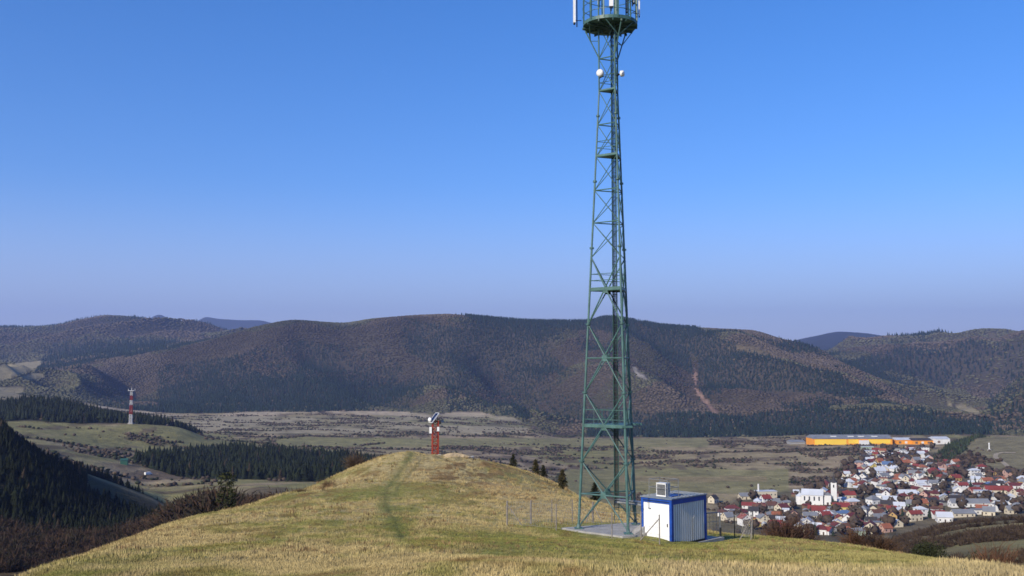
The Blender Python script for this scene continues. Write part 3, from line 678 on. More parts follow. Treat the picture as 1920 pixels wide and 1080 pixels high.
# ------------------------------------------------------------------ single trees and bushes
def crown_mesh(h, rad, seed, kind):
    """(V, F, shade): leaf-sized faces through the crown volume"""
    rr = np.random.RandomState(seed); V = []; Fc = []; S = []
    def leaf(p, s, d):
        n = rr.randn(3); n /= np.linalg.norm(n); t = np.cross(n, d); t /= np.linalg.norm(t) + 1e-9
        b = len(V); q = d / np.linalg.norm(d); V.extend([p - t * s * .45, p + t * s * .45, p + q * s * 1.3]); g = 0.6 + 0.8 * rr.rand(); S.extend([g, g, g * 1.15]); Fc.append((b, b+1, b+2))
    if kind == 'spruce':
        nb = 90
        for i in range(nb):
            f = (i / nb) ** 0.9; z = h * (0.10 + 0.88 * f); L = rad * (1 - f) ** 0.85 * (0.75 + 0.5 * rr.rand()) + 0.05; a = rr.rand() * 6.283
            for j in range(int(7 + 16 * (1 - f))):
                t = rr.rand() ** 0.7; p = np.array([math.cos(a) * L * t, math.sin(a) * L * t, z - 0.22 * L * t]) + rr.randn(3) * 0.09 * rad
                leaf(p, 0.11 * rad + 0.06, np.array([math.cos(a), math.sin(a), 0.1]) + 0.7 * rr.randn(3))
    elif kind == 'pine':
        for i in range(34):
            f = rr.rand(); z = h * (0.26 + 0.70 * f); L = rad * (0.30 + 0.75 * math.sin(math.pi * min(1, f * 0.95 + 0.1)) * rr.rand()); a = rr.rand() * 6.283
            c = np.array([math.cos(a) * L, math.sin(a) * L, z]); q = rad * (0.22 + 0.16 * rr.rand())
            for j in range(60): leaf(c + rr.randn(3) * q * np.array([.6, .6, .45]), 0.16 * rad, rr.randn(3) + np.array([0, 0, .4]))
    return np.array(V), np.array(Fc), np.array(S)
def tree(name, label, p, h, rad, kind, colr, seed=1, group=None, cat='tree'):
    t = thing(name, label, cat, p, 0, group)
    V, Fc, S = crown_mesh(h, rad, seed, kind)
    c = np_mesh('crown', V, Fc, 3, M_FOLI, np.array(colr)[None] * S[:, None]); c.parent = t
    b = MB(); rr = random.Random(seed)
    b.tube((0, 0, -0.4), (0.02 * h, 0, h * 0.5), 0.035 * h * .6, 7, 0.014 * h); b.tube((0.02 * h, 0, h * 0.5), (0, 0, h * 0.95), 0.014 * h, 6, 0.003 * h)
    for i in range(9):
        a = rr.random() * 6.28; z = h * (0.3 + 0.6 * i / 9); b.tube((0, 0, z), (math.cos(a) * rad * .7, math.sin(a) * rad * .7, z + 0.05 * h), 0.006 * h, 4, 0.002 * h)
    b.build('trunk', M_BARK, t); return t
def height_to(p, vtop):
    """height that puts the top of something standing at p on picture row vtop"""
    lo = 0.1; hi = 80
    for _ in range(40):
        m = (lo + hi) / 2; _, v = proj(np.array([p.x]), np.array([p.y]), np.array([p.z + m]))
        if v[0] > vtop: lo = m
        else: hi = m
    return lo
p = on(430, 150); tree('pine_tree', 'lone dark pine with open crown standing at the left edge of the grassy hill', p, height_to(p, 886), 1.45, 'pine', (0.048, 0.052, 0.020), 3)
for i, (px, r, vt, lab) in enumerate(((962, 168, 851, 'small spruce behind the hill shoulder, closest to the red lattice mast'), (1004, 152, 861, 'brownish small spruce second from the red mast on the hill edge'),
        (1018, 158, 872, 'tiniest spruce, squeezed beside the brownish one on the hill edge'), (1053, 128, 880, 'largest of the small spruces on the hill edge left of the green tower'),
        (1114, 120, 905, 'small dark spruce seen between the legs of the green tower'))):
    p = on(px, r); h = height_to(p, vt); tree('spruce_tree', lab, p, h, h * 0.30, 'spruce', (0.060, 0.052, 0.022) if i in (1, 3) else (0.035, 0.036, 0.018), 10 + i, 'small spruces on the hill edge')
def bush(label, px, r, vt, w, colr, seed, name='bush', dens=170, group=None):
    p = on(px, r); h = height_to(p, vt); V, Fc, S = t_spikes(seed, int(dens * 1.7), 0.35, 0.018)
    V = V * np.array([w, w, h / 0.86])
    o = np_mesh(name, V, Fc, 3, M_SHRUB, np.array(colr)[None] * S[:, None]); o.location = p - Vector((0, 0, 0.1)); return tag(o, label, 'bush', group)
def lbush(label, px, r, vt, w, colr, seed):
    p = on(px, r); h = height_to(p, vt); rr = np.random.RandomState(seed); V = []; Fc = []; S = []
    for i in range(2600):
        d = rr.randn(3); d /= np.linalg.norm(d); q = (rr.rand() ** .35) * (1 + .2 * math.sin(3 * math.atan2(d[1], d[0]) + seed)); c = np.array([d[0] * w / 2 * q, d[1] * w / 2 * q, h * 0.42 + d[2] * h * 0.52 * q])
        t = rr.randn(3) * .07; u = rr.randn(3) * .07; b = len(V); V += [c, c + t, c + u]; S += [.7 + .6 * rr.rand()] * 3; Fc.append((b, b+1, b+2))
    o = np_mesh('bush', np.array(V), np.array(Fc), 3, M_SHRUB, np.array(colr)[None] * np.array(S)[:, None]); o.location = p; return tag(o, label, 'bush')
bush('large reddish brown bare bush at the lower right edge of the hill', 1852, 74, 1014, 3.4, (0.11, 0.056, 0.032), 1, dens=330)
bush('brown bare bush behind the low juniper at the lower right', 1905, 74, 1030, 2.2, (0.10, 0.066, 0.042), 2, dens=220)
lbush('low dark green juniper bush on the right slope of the hill', 1728, 74, 1014, 2.3, (0.035, 0.040, 0.018), 3)
lbush('olive green low bush at the bottom of the right slope by the reddish bush', 1818, 76, 1034, 1.6, (0.045, 0.046, 0.02), 4)
bush('dark brown bush left of the juniper on the right slope', 1640, 88, 996, 3.0, (0.085, 0.048, 0.028), 5, dens=260)
bush('brown twiggy bush right below the village houses, just over the hill edge', 1600, 92, 988, 3.2, (0.10, 0.052, 0.028), 6, dens=260)
bush('rust brown bush over the hill edge, closest to the fence corner', 1462, 98, 962, 3.8, (0.085, 0.048, 0.032), 7, dens=300)
bush('dense rust brown bush in front of the lowest red roofs', 1492, 100, 966, 3.6, (0.08, 0.044, 0.03), 8, dens=300)
bush('small tan bush on the left shoulder of the hill', 618, 112, 894, 2.0, (0.17, 0.11, 0.06), 9, dens=120)
bush('small brown bush lower on the left shoulder of the hill', 566, 108, 912, 1.8, (0.15, 0.10, 0.055), 10, dens=120)
bush('bare pale bush by the knoll in front of the middle conifer wood', 668, 150, 845, 3.4, (0.10, 0.068, 0.045), 12, dens=200)

# ------------------------------------------------------------------ lattice tower
def lattice_tower():
    Fp = P(1178, 1001, 58.0)
    legs0 = [Fp, Fp + Vector((-2.70, 1.9, 0)), Fp + Vector((0.83, 3.35, 0))]
    cen = (legs0[0] + legs0[1] + legs0[2]) / 3; base = Fp.z
    off = [l - cen for l in legs0]
    H = lambda v: P(1150, v, math.hypot(cen.x, cen.y)).z - base
    t = thing('lattice_tower', 'tall green triangular lattice telecom tower beside the blue and white cabin', 'tower', (cen.x, cen.y, base))
    zt = H(172)
    k = lambda z: 1 - 0.665 * min(z / zt, 1.0)
    L = lambda i, z: Vector((off[i].x * k(z), off[i].y * k(z), z))
    top = H(-75)
    fl = [H(v) for v in (865, 736, 608, 465, 340, 217)]
    for i in range(3):
        b = MB(); zz = [0] + fl + [top]
        for a, c in zip(zz[:-1], zz[1:]):
            rad = 0.082 - 0.037 * min(a / zt, 1)
            b.tube(L(i, a), L(i, c) if not (a < zt < c) else L(i, zt), rad, 10)
            if a < zt < c: b.tube(L(i, zt), L(i, c), rad, 10)
        b.box(L(i, 0.03), (0.5, 0.5, 0.06)); b.tube(L(i, 0), L(i, 0.25), 0.16, 8, 0.1)
        lg = b.build('leg', M_GREEN, t, False)
        for z in fl:
            q = MB(); rad = 0.175 - 0.07 * min(z / zt, 1); q.tube(L(i, z - 0.035), L(i, z + 0.035), rad, 12)
            for e in range(6):
                an = e * 1.047; q.tube(L(i, z) + Vector((math.cos(an) * rad * .8, math.sin(an) * rad * .8, -0.07)), L(i, z) + Vector((math.cos(an) * rad * .8, math.sin(an) * rad * .8, 0.07)), 0.016, 5)
            q.build('flange', M_GREEN, lg)
    pan = [(H(1000), H(865), 1), (H(865), H(736), 1), (H(736), H(608), 1), (H(608), H(483), 1), (H(483), H(418), 0), (H(418), H(357), 0), (H(357), H(294), 0),
           (H(294), H(234), 0), (H(234), H(171), 0), (H(171), H(110), 0), (H(110), H(48), 0)]
    for (a, c, mid) in pan:
        a = max(a, 0.12)
        for i in range(3):
            j = (i + 1) % 3; rad = 0.040 if mid else 0.024
            b = MB(); b.tube(L(i, a), L(j, c), rad, 6); b.tube(L(j, a), L(i, c), rad, 6)
            if mid:
                m = (L(i, (a + c) / 2) + L(j, (a + c) / 2)) / 2; b.box(m, (0.34, 0.06, 0.34), math.atan2((L(j, a) - L(i, a)).y, (L(j, a) - L(i, a)).x))
            b.build('cross_brace', M_GREEN, t)
            b = MB(); z = (a + c) / 2 if mid else c
            b.tube(L(i, z + 0.01), L(j, z + 0.01), 0.045 if mid else 0.036, 6)
            b.build('horizontal_brace', M_GREEN, t)
    for v, w in ((928, 0.1), (672, .05)): pass
    # thick grated beams at the landings
    for v, hgt in ((800, 0.17), (544, 0.15), (294, 0.13), (171, 0.10)):
        z = H(v); q = MB()
        a = [L(i, z) for i in range(3)]
        q.add([p * 1.0 + Vector((0, 0, dz)) for dz in (0.0, hgt) for p in [Vector((x.x * 1.04, x.y * 1.04, z)) for x in a]], [(0, 2, 1), (3, 4, 5), (0, 1, 4, 3), (1, 2, 5, 4), (2, 0, 3, 5)])
        q.build('landing', M_GREEN, t)
        if v == 800:
            q = MB(); q.box(a[2] + Vector((0.15, 0.0, 0.08)), (0.9, 0.5, 0.12)); q.build('landing_extension', M_GREEN, t); q = MB(); q.box(a[0] + Vector((0.12, 0.1, 0.08)), (0.6, 0.4, 0.12)); q.build('landing_extension', M_GREEN, t)
    for v, dvs in ((800, (14, 32)), (544, (18, 30)), (294, (17, 29)), (171, (16, 29)), (928, ())):
        for dv in dvs:
            z = H(v - dv); q = MB()
            for i in range(3): q.tube(L(i, z), L((i + 1) % 3, z), 0.02, 5)
            q.build('guard_rail', M_GREEN, t)
    z0_, z1_ = H(800), H(768)
    for i in range(3):
        for f in (0.3, 0.55, 0.75): p0 = L(i, z0_).lerp(L((i + 1) % 3, z0_), f); p1 = L(i, z1_).lerp(L((i + 1) % 3, z1_), f); q = MB(); q.tube(p0, p1, 0.016, 4); q.build('guard_rail_post', M_GREEN, t)
    # climbing ladder with cables
    lx, ly = 0.17, 0.12
    q = MB()
    for s in (-0.13, 0.13): q.box((lx + s, ly, top / 2 + 0.2), (0.04, 0.05, top - 0.6))
    z = 0.5
    while z < top - 0.4: q.tube((lx - 0.13, ly, z), (lx + 0.13, ly, z), 0.014, 5); z += 0.30
    q.build('ladder', M_DGREEN, t)
    q = MB()
    for n, (dx, rr_) in enumerate(((-.085, .018), (-.035, .022), (.02, .018), (.085, .022))):
        q.tube((lx + dx, ly + 0.07, H(945)), (lx + dx, ly + 0.07, H(50)), rr_, 6)
    q.build('cable_run', M_CABLE, t)
    z = 1.2
    while z < H(60): q = MB(); q.box((lx, ly + 0.05, z), (0.28, 0.10, 0.04)); q.build('cable_clamp', M_DGREEN, t); z += 0.9
    # waveguide bridge to the cabin
    bz = H(941)
    q = MB(); x1 = P(1212, 941, 58.6); d = Vector((x1.x - cen.x, x1.y - cen.y, bz))
    q.box(((lx + d.x) / 2, (ly + d.y) / 2, bz), ((Vector((d.x - lx, d.y - ly, 0))).length, 0.34, 0.10), math.atan2(d.y - ly, d.x - lx))
    q.box(((lx + d.x) / 2, (ly + d.y) / 2, bz + 0.14), ((Vector((d.x - lx, d.y - ly, 0))).length, 0.36, 0.02), math.atan2(d.y - ly, d.x - lx))
    q.build('cable_bridge', M_GALV, t)
    # round platform
    zp = H(50); R0 = 1.66
    q = MB(); q.lathe((0, 0, zp), [(0.30, 0.0), (R0, 0.0), (R0, 0.20), (R0 - .03, 0.20), (R0 - .03, 0.04), (0.30, 0.04), (0.30, 0.0)], 40); pl = q.build('platform', M_GREEN, t)
    q = MB()
    for n in range(12):
        a = n * math.pi / 6; q.box((math.cos(a) * R0 * .55, math.sin(a) * R0 * .55, zp - 0.07), (R0 * 0.9, 0.07, 0.13), a)
    q.ring((0, 0, zp - 0.07), R0 * .6, 0.045); q.build('platform_beam', M_DGREEN, pl)
    for n in range(5):
        for m in range(5):
            x, y = -1.1 + .55 * n, -1.1 + .55 * m
            if math.hypot(x, y) < 1.4: q = MB(); q.box((x, y, zp + 0.055), (.4, .3, .02)); q.build('floor_plate', M_GALV, pl)
    for n in range(12):
        a = n * math.pi / 6 + 0.2; x, y = math.cos(a) * R0, math.sin(a) * R0
        q = MB(); q.box((x, y, zp + 1.35), (0.07, 0.07, 2.5), a); q.build('platform_post', M_GREEN, t)
    for n, dz in enumerate((0.62, 1.15, 1.9, 2.55)):
        q = MB(); q.ring((0, 0, zp + dz), R0, 0.022); q.build('platform_rail', M_GREEN, t)
    dn = H(108)
    for i in range(3):
        q = MB(); dr = off[i].normalized(); l0 = L(i, dn)
        e0 = Vector((dr.x * R0 * .97, dr.y * R0 * .97, zp - 0.02)); q.tube(l0, e0, 0.04, 6); m = l0.lerp(e0, 0.55)
        for sgn in (-1, 1):
            a = math.atan2(dr.y, dr.x) + sgn * 0.62; q.tube(m, (math.cos(a) * R0 * .95, math.sin(a) * R0 * .95, zp - 0.02), 0.028, 5)
        q.tube(m, L(i, m.z), 0.022, 5)
        q.build('strut', M_GREEN, t)
        q = MB(); q.lathe((e0.x, e0.y, zp - 0.1), [(0.0, -0.06), (0.09, -0.06), (0.09, 0.06), (0.0, 0.06)], 8); q.build('strut_bracket', M_DGREEN, t)
    # sector antennas
    def ant(px, vb, dist, w, h, d, name='antenna_panel'):
        b_ = P(px, vb, math.hypot(cen.x, cen.y) + dist) - Vector((cen.x, cen.y, base)); a = math.atan2(b_.y, b_.x)
        q = MB(); q.box((b_.x, b_.y, b_.z + h / 2), (d, w, h), a); o = q.build(name, M_WHITE, t)
        q = MB(); q.box((b_.x, b_.y, b_.z - 0.04), (d * .8, w * .8, 0.10), a); q.tube((b_.x * .93, b_.y * .93, b_.z - 0.25), (b_.x * .93, b_.y * .93, b_.z + h + .1), 0.035, 6)
        for e in (0.15, h - 0.2): q.tube((b_.x, b_.y, b_.z + e), (b_.x * .8, b_.y * .8, b_.z + e), 0.025, 5)
        q.build('antenna_mount', M_DARK, o)
    ant(1077, 43, -0.2, 0.24, 2.1, 0.14); ant(1146, 12, -1.7, 0.24, 2.0, 0.16); ant(1198.5, 30, 0.5, 0.11, 1.9, 0.07); ant(1189, 5, 1.2, 0.24, 1.6, 0.12)
    for px, vb in ((1122, 8), (1176, 22)): ant(px, vb, 1.5, 0.09, 1.2, 0.06, 'antenna_rod')
    # drum dishes
    for (px, v, i, fac, rad) in ((1125.5, 137, 1, (-0.5, -0.85, 0.0), 0.22), (1166, 138, 2, (0.95, -0.3, 0.05), 0.19)):
        c = P(px, v, math.hypot(cen.x, cen.y) - (0.6 if i == 1 else -0.5)) - Vector((cen.x, cen.y, base))
        q = MB(); q.lathe(c, [(0.001, 0.16), (rad * .6, 0.15), (rad, 0.10), (rad, -0.08), (rad * .3, -0.14), (0.001, -0.14)], 18, fac); o = q.build('dish_antenna', M_WHITE, t, True)
        q = MB(); fv = Vector(fac).normalized(); bk = c - fv * 0.16; q.tube(bk, bk - fv * 0.2 + Vector((0, 0, -.12)), 0.06, 6); q.tube(bk - fv * .1 + Vector((0, 0, -.15)), L(i, c.z - 0.15), 0.035, 6)
        q.build('dish_arm', M_DARK, o)
    # concrete slab under the legs: a thing of its own
    zb = base
    q = MB(cen + Vector((0, 0, -cen.z + zb)))
    pts = [legs0[1] + Vector((-1.0, 0.3, 0)), legs0[1] + Vector((-0.1, -0.7, 0)), Fp + Vector((-0.4, -0.8, 0)), Fp + Vector((0.75, -0.3, 0)), legs0[2] + Vector((0.9, 0.1, 0)), legs0[2] + Vector((0.1, 1.0, 0))]
    n = len(pts); q.add([Vector((p.x, p.y, zb - dz)) for dz in (1.6, 0.0) for p in pts], [tuple(range(n))[::-1], tuple(range(n, 2 * n))] + [(i, (i + 1) % n, n + (i + 1) % n, n + i) for i in range(n)])
    o = q.build('concrete_slab', M_CONC); tag(o, 'pale concrete slab carrying the feet of the green lattice tower', 'slab')
    return cen, base
TCEN, TBASE = lattice_tower()

# ------------------------------------------------------------------ equipment cabin
def cabin():
    PHI = math.radians(45); C = P(1260, 1026, 57.0); C.z -= 0.0
    t = thing('equipment_cabin', 'small white container cabin with blue frame at the foot of the green tower', 'cabin', C, 0)
    ex = Vector((math.sin(PHI), math.cos(PHI), 0))      # along the long side
    ey = Vector((-math.cos(PHI), math.sin(PHI), 0))     # along the door side
    M = Matrix((ex, ey, Vector((0, 0, 1)))).transposed()
    LL, W, Hh = 3.40, 2.12, 2.58
    def bx(b, x, y, z, dx, dy, dz): return b.box(M @ Vector((x, y, z)), (dx, dy, dz), M=M)
    q = MB(); bx(q, LL / 2, W / 2 + .03, Hh / 2, LL - .12, W - .18, Hh - .10); q.build('inner_wall', M_CORR, t)
    # corrugated long side
    q = MB(); n = 15; st = (LL - .34) / n
    for i in range(n): bx(q, 0.17 + st * (i + .5), 0.065, Hh * .47, st * 0.5, 0.10, Hh - .36)
    q.build('corrugated_side', M_CORR, t)
    q = MB(); q.tube(M @ Vector((2.15, -0.03, 1.55)), M @ Vector((2.0, -0.03, 1.3)), 0.025, 5); q.tube(M @ Vector((2.0, -0.03, 1.3)), M @ Vector((2.0, -0.03, .2)), 0.02, 5); q.build('conduit', M_GALV, t)
    q = MB(); bx(q, 0.045, W / 2, Hh * .475, 0.05, W - .30, Hh - .44); dr = q.build('door', M_PANEL, t)
    q = MB(); bx(q, 0.005, 0.30, 1.15, 0.04, 0.05, 0.18); q.build('handle', M_DARK, dr)
    for z in (0.5, 1.9): q = MB(); bx(q, 0.01, W - .17, z, 0.03, 0.04, 0.12); q.build('hinge', M_GALV, dr)
    q = MB(); bx(q, 0.005, W / 2, Hh - .15, .05, W - .30, .035); q.tube(M @ Vector((-0.12, W * .72, Hh - .06)), M @ Vector((-0.12, W * .72, Hh - .58)), 0.016, 5); q.tube(M @ Vector((-0.12, W * .72, Hh - .06)), M @ Vector((0.1, W * .72, Hh + .02)), 0.016, 5)
    q.tube(M @ Vector((-0.12, W * .72, Hh - .58)), M @ Vector((0.03, W * .68, Hh - .6)), 0.02, 5); q.build('lamp_bracket', M_DARK, t)
    for (x, y) in ((0, 0), (0, W), (LL, 0), (LL, W)):
        q = MB(); bx(q, x + (.08 if x == 0 else -.08), y + (.08 if y == 0 else -.08), Hh / 2, .17, .17, Hh); q.build('corner_post', M_BLUE, t)
    for y in (0, W):
        q = MB(); s = .075 if y == 0 else -.075; bx(q, LL / 2, y + s, Hh - .14, LL - .34, .145, .27); q.build('top_rail', M_BLUE, t)
        q = MB(); bx(q, LL / 2, y + s, .06, LL - .34, .14, .11); q.build('bottom_rail', M_DARK, t)
    for x in (0, LL):
        q = MB(); s = .075 if x == 0 else -.075; bx(q, x + s, W / 2, Hh - .13, .145, W - .34, .25); q.build('top_rail', M_BLUE, t)
        q = MB(); bx(q, x + s, W / 2, .06, .14, W - .34, .11); q.build('bottom_rail', M_GALV, t)
    q = MB(); bx(q, LL / 2, W / 2, Hh + .03, LL + .10, W + .10, .06)
    for i in range(9): bx(q, LL * (i + .5) / 9, W / 2, Hh + .075, .05, W - .02, .03)
    rf = q.build('roof', M_ROOFB, t)
    q = MB(); bx(q, 1.1, 1.0, Hh + .10, .9, 1.1, .03); q.build('roof_patch', M_BLUE, rf)
    # cooling unit on the roof
    zc = Hh + .09
    a = thing('cooling_unit', 'white box cooling unit with grille and wire cage on the cabin roof', 'cooling unit', C + M @ Vector((0.55, 1.02, zc)), 0)
    S = M; org = Vector((0, 0, 0))
    def bb(b, x, y, z, dx, dy, dz): return b.box(S @ Vector((x, y, z)), (dx, dy, dz), M=S)
    q = MB(); bb(q, 0, -0.06, .37, .38, .66, .70); q.build('casing', M_WHITE, a)
    q = MB(); bb(q, -.195, -0.06, .37, .015, .56, .60); g = q.build('grille', M_GRILLE, a)
    q = MB()
    for i in range(11): bb(q, -.208, -0.06, .10 + .054 * i, .012, .54, .016)
    q.build('grille_bar', M_GALV, g)
    q = MB()
    for (dx, dy, z, sx, sy, sz) in ((0, -.375, .37, .42, .03, .76), (0, .255, .37, .42, .03, .76), (0, -.06, .735, .44, .68, .03), (0, -.06, 0.01, .44, .68, .03)): bb(q, dx, dy, z, sx, sy, sz)
    q.build('frame', M_WHITE, a)
    q = MB()
    for x in (-.42, .62):
        for y in (-.66, .62): q.tube(S @ Vector((x, y, 0)), S @ Vector((x, y, .95)), .018, 5)
    for z in (.5, .95):
        pts = [S @ Vector(p_) for p_ in ((-.42, -.66, z), (.62, -.66, z), (.62, .62, z), (-.42, .62, z))]
        for i in range(4): q.tube(pts[i], pts[(i + 1) % 4], .015, 5)
    q.build('cage', M_GALV, a)
    # plinth
    q = MB(C)
    for (x0, x1, y0, y1, zt, m) in ((-.12, LL + 1.6, -.14, .14, -.01, 0), (-.12, LL + 1.6, W - .14, W + .14, -.012, 0), (-.11, .25, .15, W - .15, -.015, 0), (LL - .1, LL + 1.55, .15, W - .15, -.05, 0)):
        q.box(C + M @ Vector(((x0 + x1) / 2, (y0 + y1) / 2, zt - .45)), (x1 - x0, y1 - y0, .9), M=M)
    o = q.build('concrete_footing', M_CONC); tag(o, 'low concrete footing under the cabin, sticking out at its right end', 'footing')
    return C, M
CC, CM = cabin()
# leaning slab between tower and cabin
q = MB(P(1198, 1000, 58.5)); c = P(1198, 996, 58.2); q.box(c, (0.9, 0.5, 0.28), M=Matrix.Rotation(0.5, 3, 'Z') @ Matrix.Rotation(-0.5, 3, 'Y')); q.box(c + Vector((0.3, 0, -.3)), (0.4, 0.5, 0.5), 0.4)
tag(q.build('concrete_block', M_CONC), 'tilted concrete block between the tower feet and the cabin', 'block')

# ------------------------------------------------------------------ wire fence of the compound
def fence():
    def g(px, r): return on(px, r)
    back = [(951, 64), (995, 65), (1034, 66.5), (1072, 68), (1110, 69.5), (1150, 71), (1215, 73)]
    front = [(951, 64), (1042, 59.5), (1145, 55.8), (1199, 54.6), (1233, 53.8)]
    right = [(1372, 64), (1406, 61.5)]
    o = on(1100, 62); t = thing('wire_fence', 'wire fence on thin grey posts around the tower compound', 'fence', o)
    def post(p, h=1.55, r=.035, mt=M_WOODP):
        q = MB(o); q.tube(p - Vector((0, 0, .4)), p + Vector((0, 0, h)), r, 6); q.build('post', mt, t)
    done = {}
    for run in (back, front, right):
        pts = [g(*a) for a in run]
        for a, p_ in zip(run, pts):
            if a not in done: post(p_, 1.55 if run is not right else 1.65, .055 if a[0] in (951, 995, 1110) else .032, M_WOODP if run is not right else M_DARK); done[a] = 1
        for a, b in zip(pts[:-1], pts[1:]):
            q = MB(o)
            for h in (0.15, 0.5, 0.85, 1.2, 1.5): q.tube(a + Vector((0, 0, h)), b + Vector((0, 0, h)), .0045, 3, cap=False)
            L = (b - a).length; n = int(L / .22)
            for i in range(n):
                p0 = a.lerp(b, i / n); p1 = a.lerp(b, min(1, (i + 2.5) / n))
                q.tube(p0 + Vector((0, 0, .1)), p1 + Vector((0, 0, 1.5)), .0028, 3, cap=False); q.tube(p1 + Vector((0, 0, .1)), p0 + Vector((0, 0, 1.5)), .0028, 3, cap=False)
            q.build('wire_mesh', M_GALV, t)
    for (px, r, dx, dy) in ((951, 64, 0.95, -.3), (1110, 69.5, -.6, -.9), (1110, 69.5, .7, -.6), (1233, 53.8, -1.0, .3), (1406, 61.5, -.85, -.2), (1406, 61.5, -.35, -.9)):
        p_ = g(px, r); e = Vector((p_.x + dx, p_.y + dy, gz(p_.x + dx, p_.y + dy))); q = MB(o); q.tube(e, p_ + Vector((0, 0, 1.35)), .028, 5); q.build('brace', M_WOODP, t)
    # gate to the right of the cabin
    a = P(1325, 1003, 61.5); b = P(1350, 1000, 61.0); gt = thing('gate', 'narrow grey metal gate frame right of the cabin', 'gate', a)
    q = MB(a); q.tube(a - Vector((0, 0, .5)), a + Vector((0, 0, 1.3)), .035, 6); q.tube(b - Vector((0, 0, .5)), b + Vector((0, 0, 1.25)), .035, 6); q.build('gate_post', M_GALV, gt)
    q = MB(a); q.tube(a + Vector((0, 0, 1.28)), b + Vector((0, 0, 1.22)), .03, 6); q.tube(a + Vector((0, 0, .75)), b + Vector((0, 0, .72)), .012, 5)
    for i in range(1, 4): p0 = a.lerp(b, i / 4); q.tube(p0, p0 + Vector((0, 0, 1.25)), .01, 4)
    q.build('gate_leaf', M_GALV, gt)
    q = MB(b); q.box(b + Vector((0.03, 0, 0.1)), (.1, .1, .5)); tag(q.build('post_sleeve', M_DARK), 'short black box at the foot of the gate post', 'box')
fence()

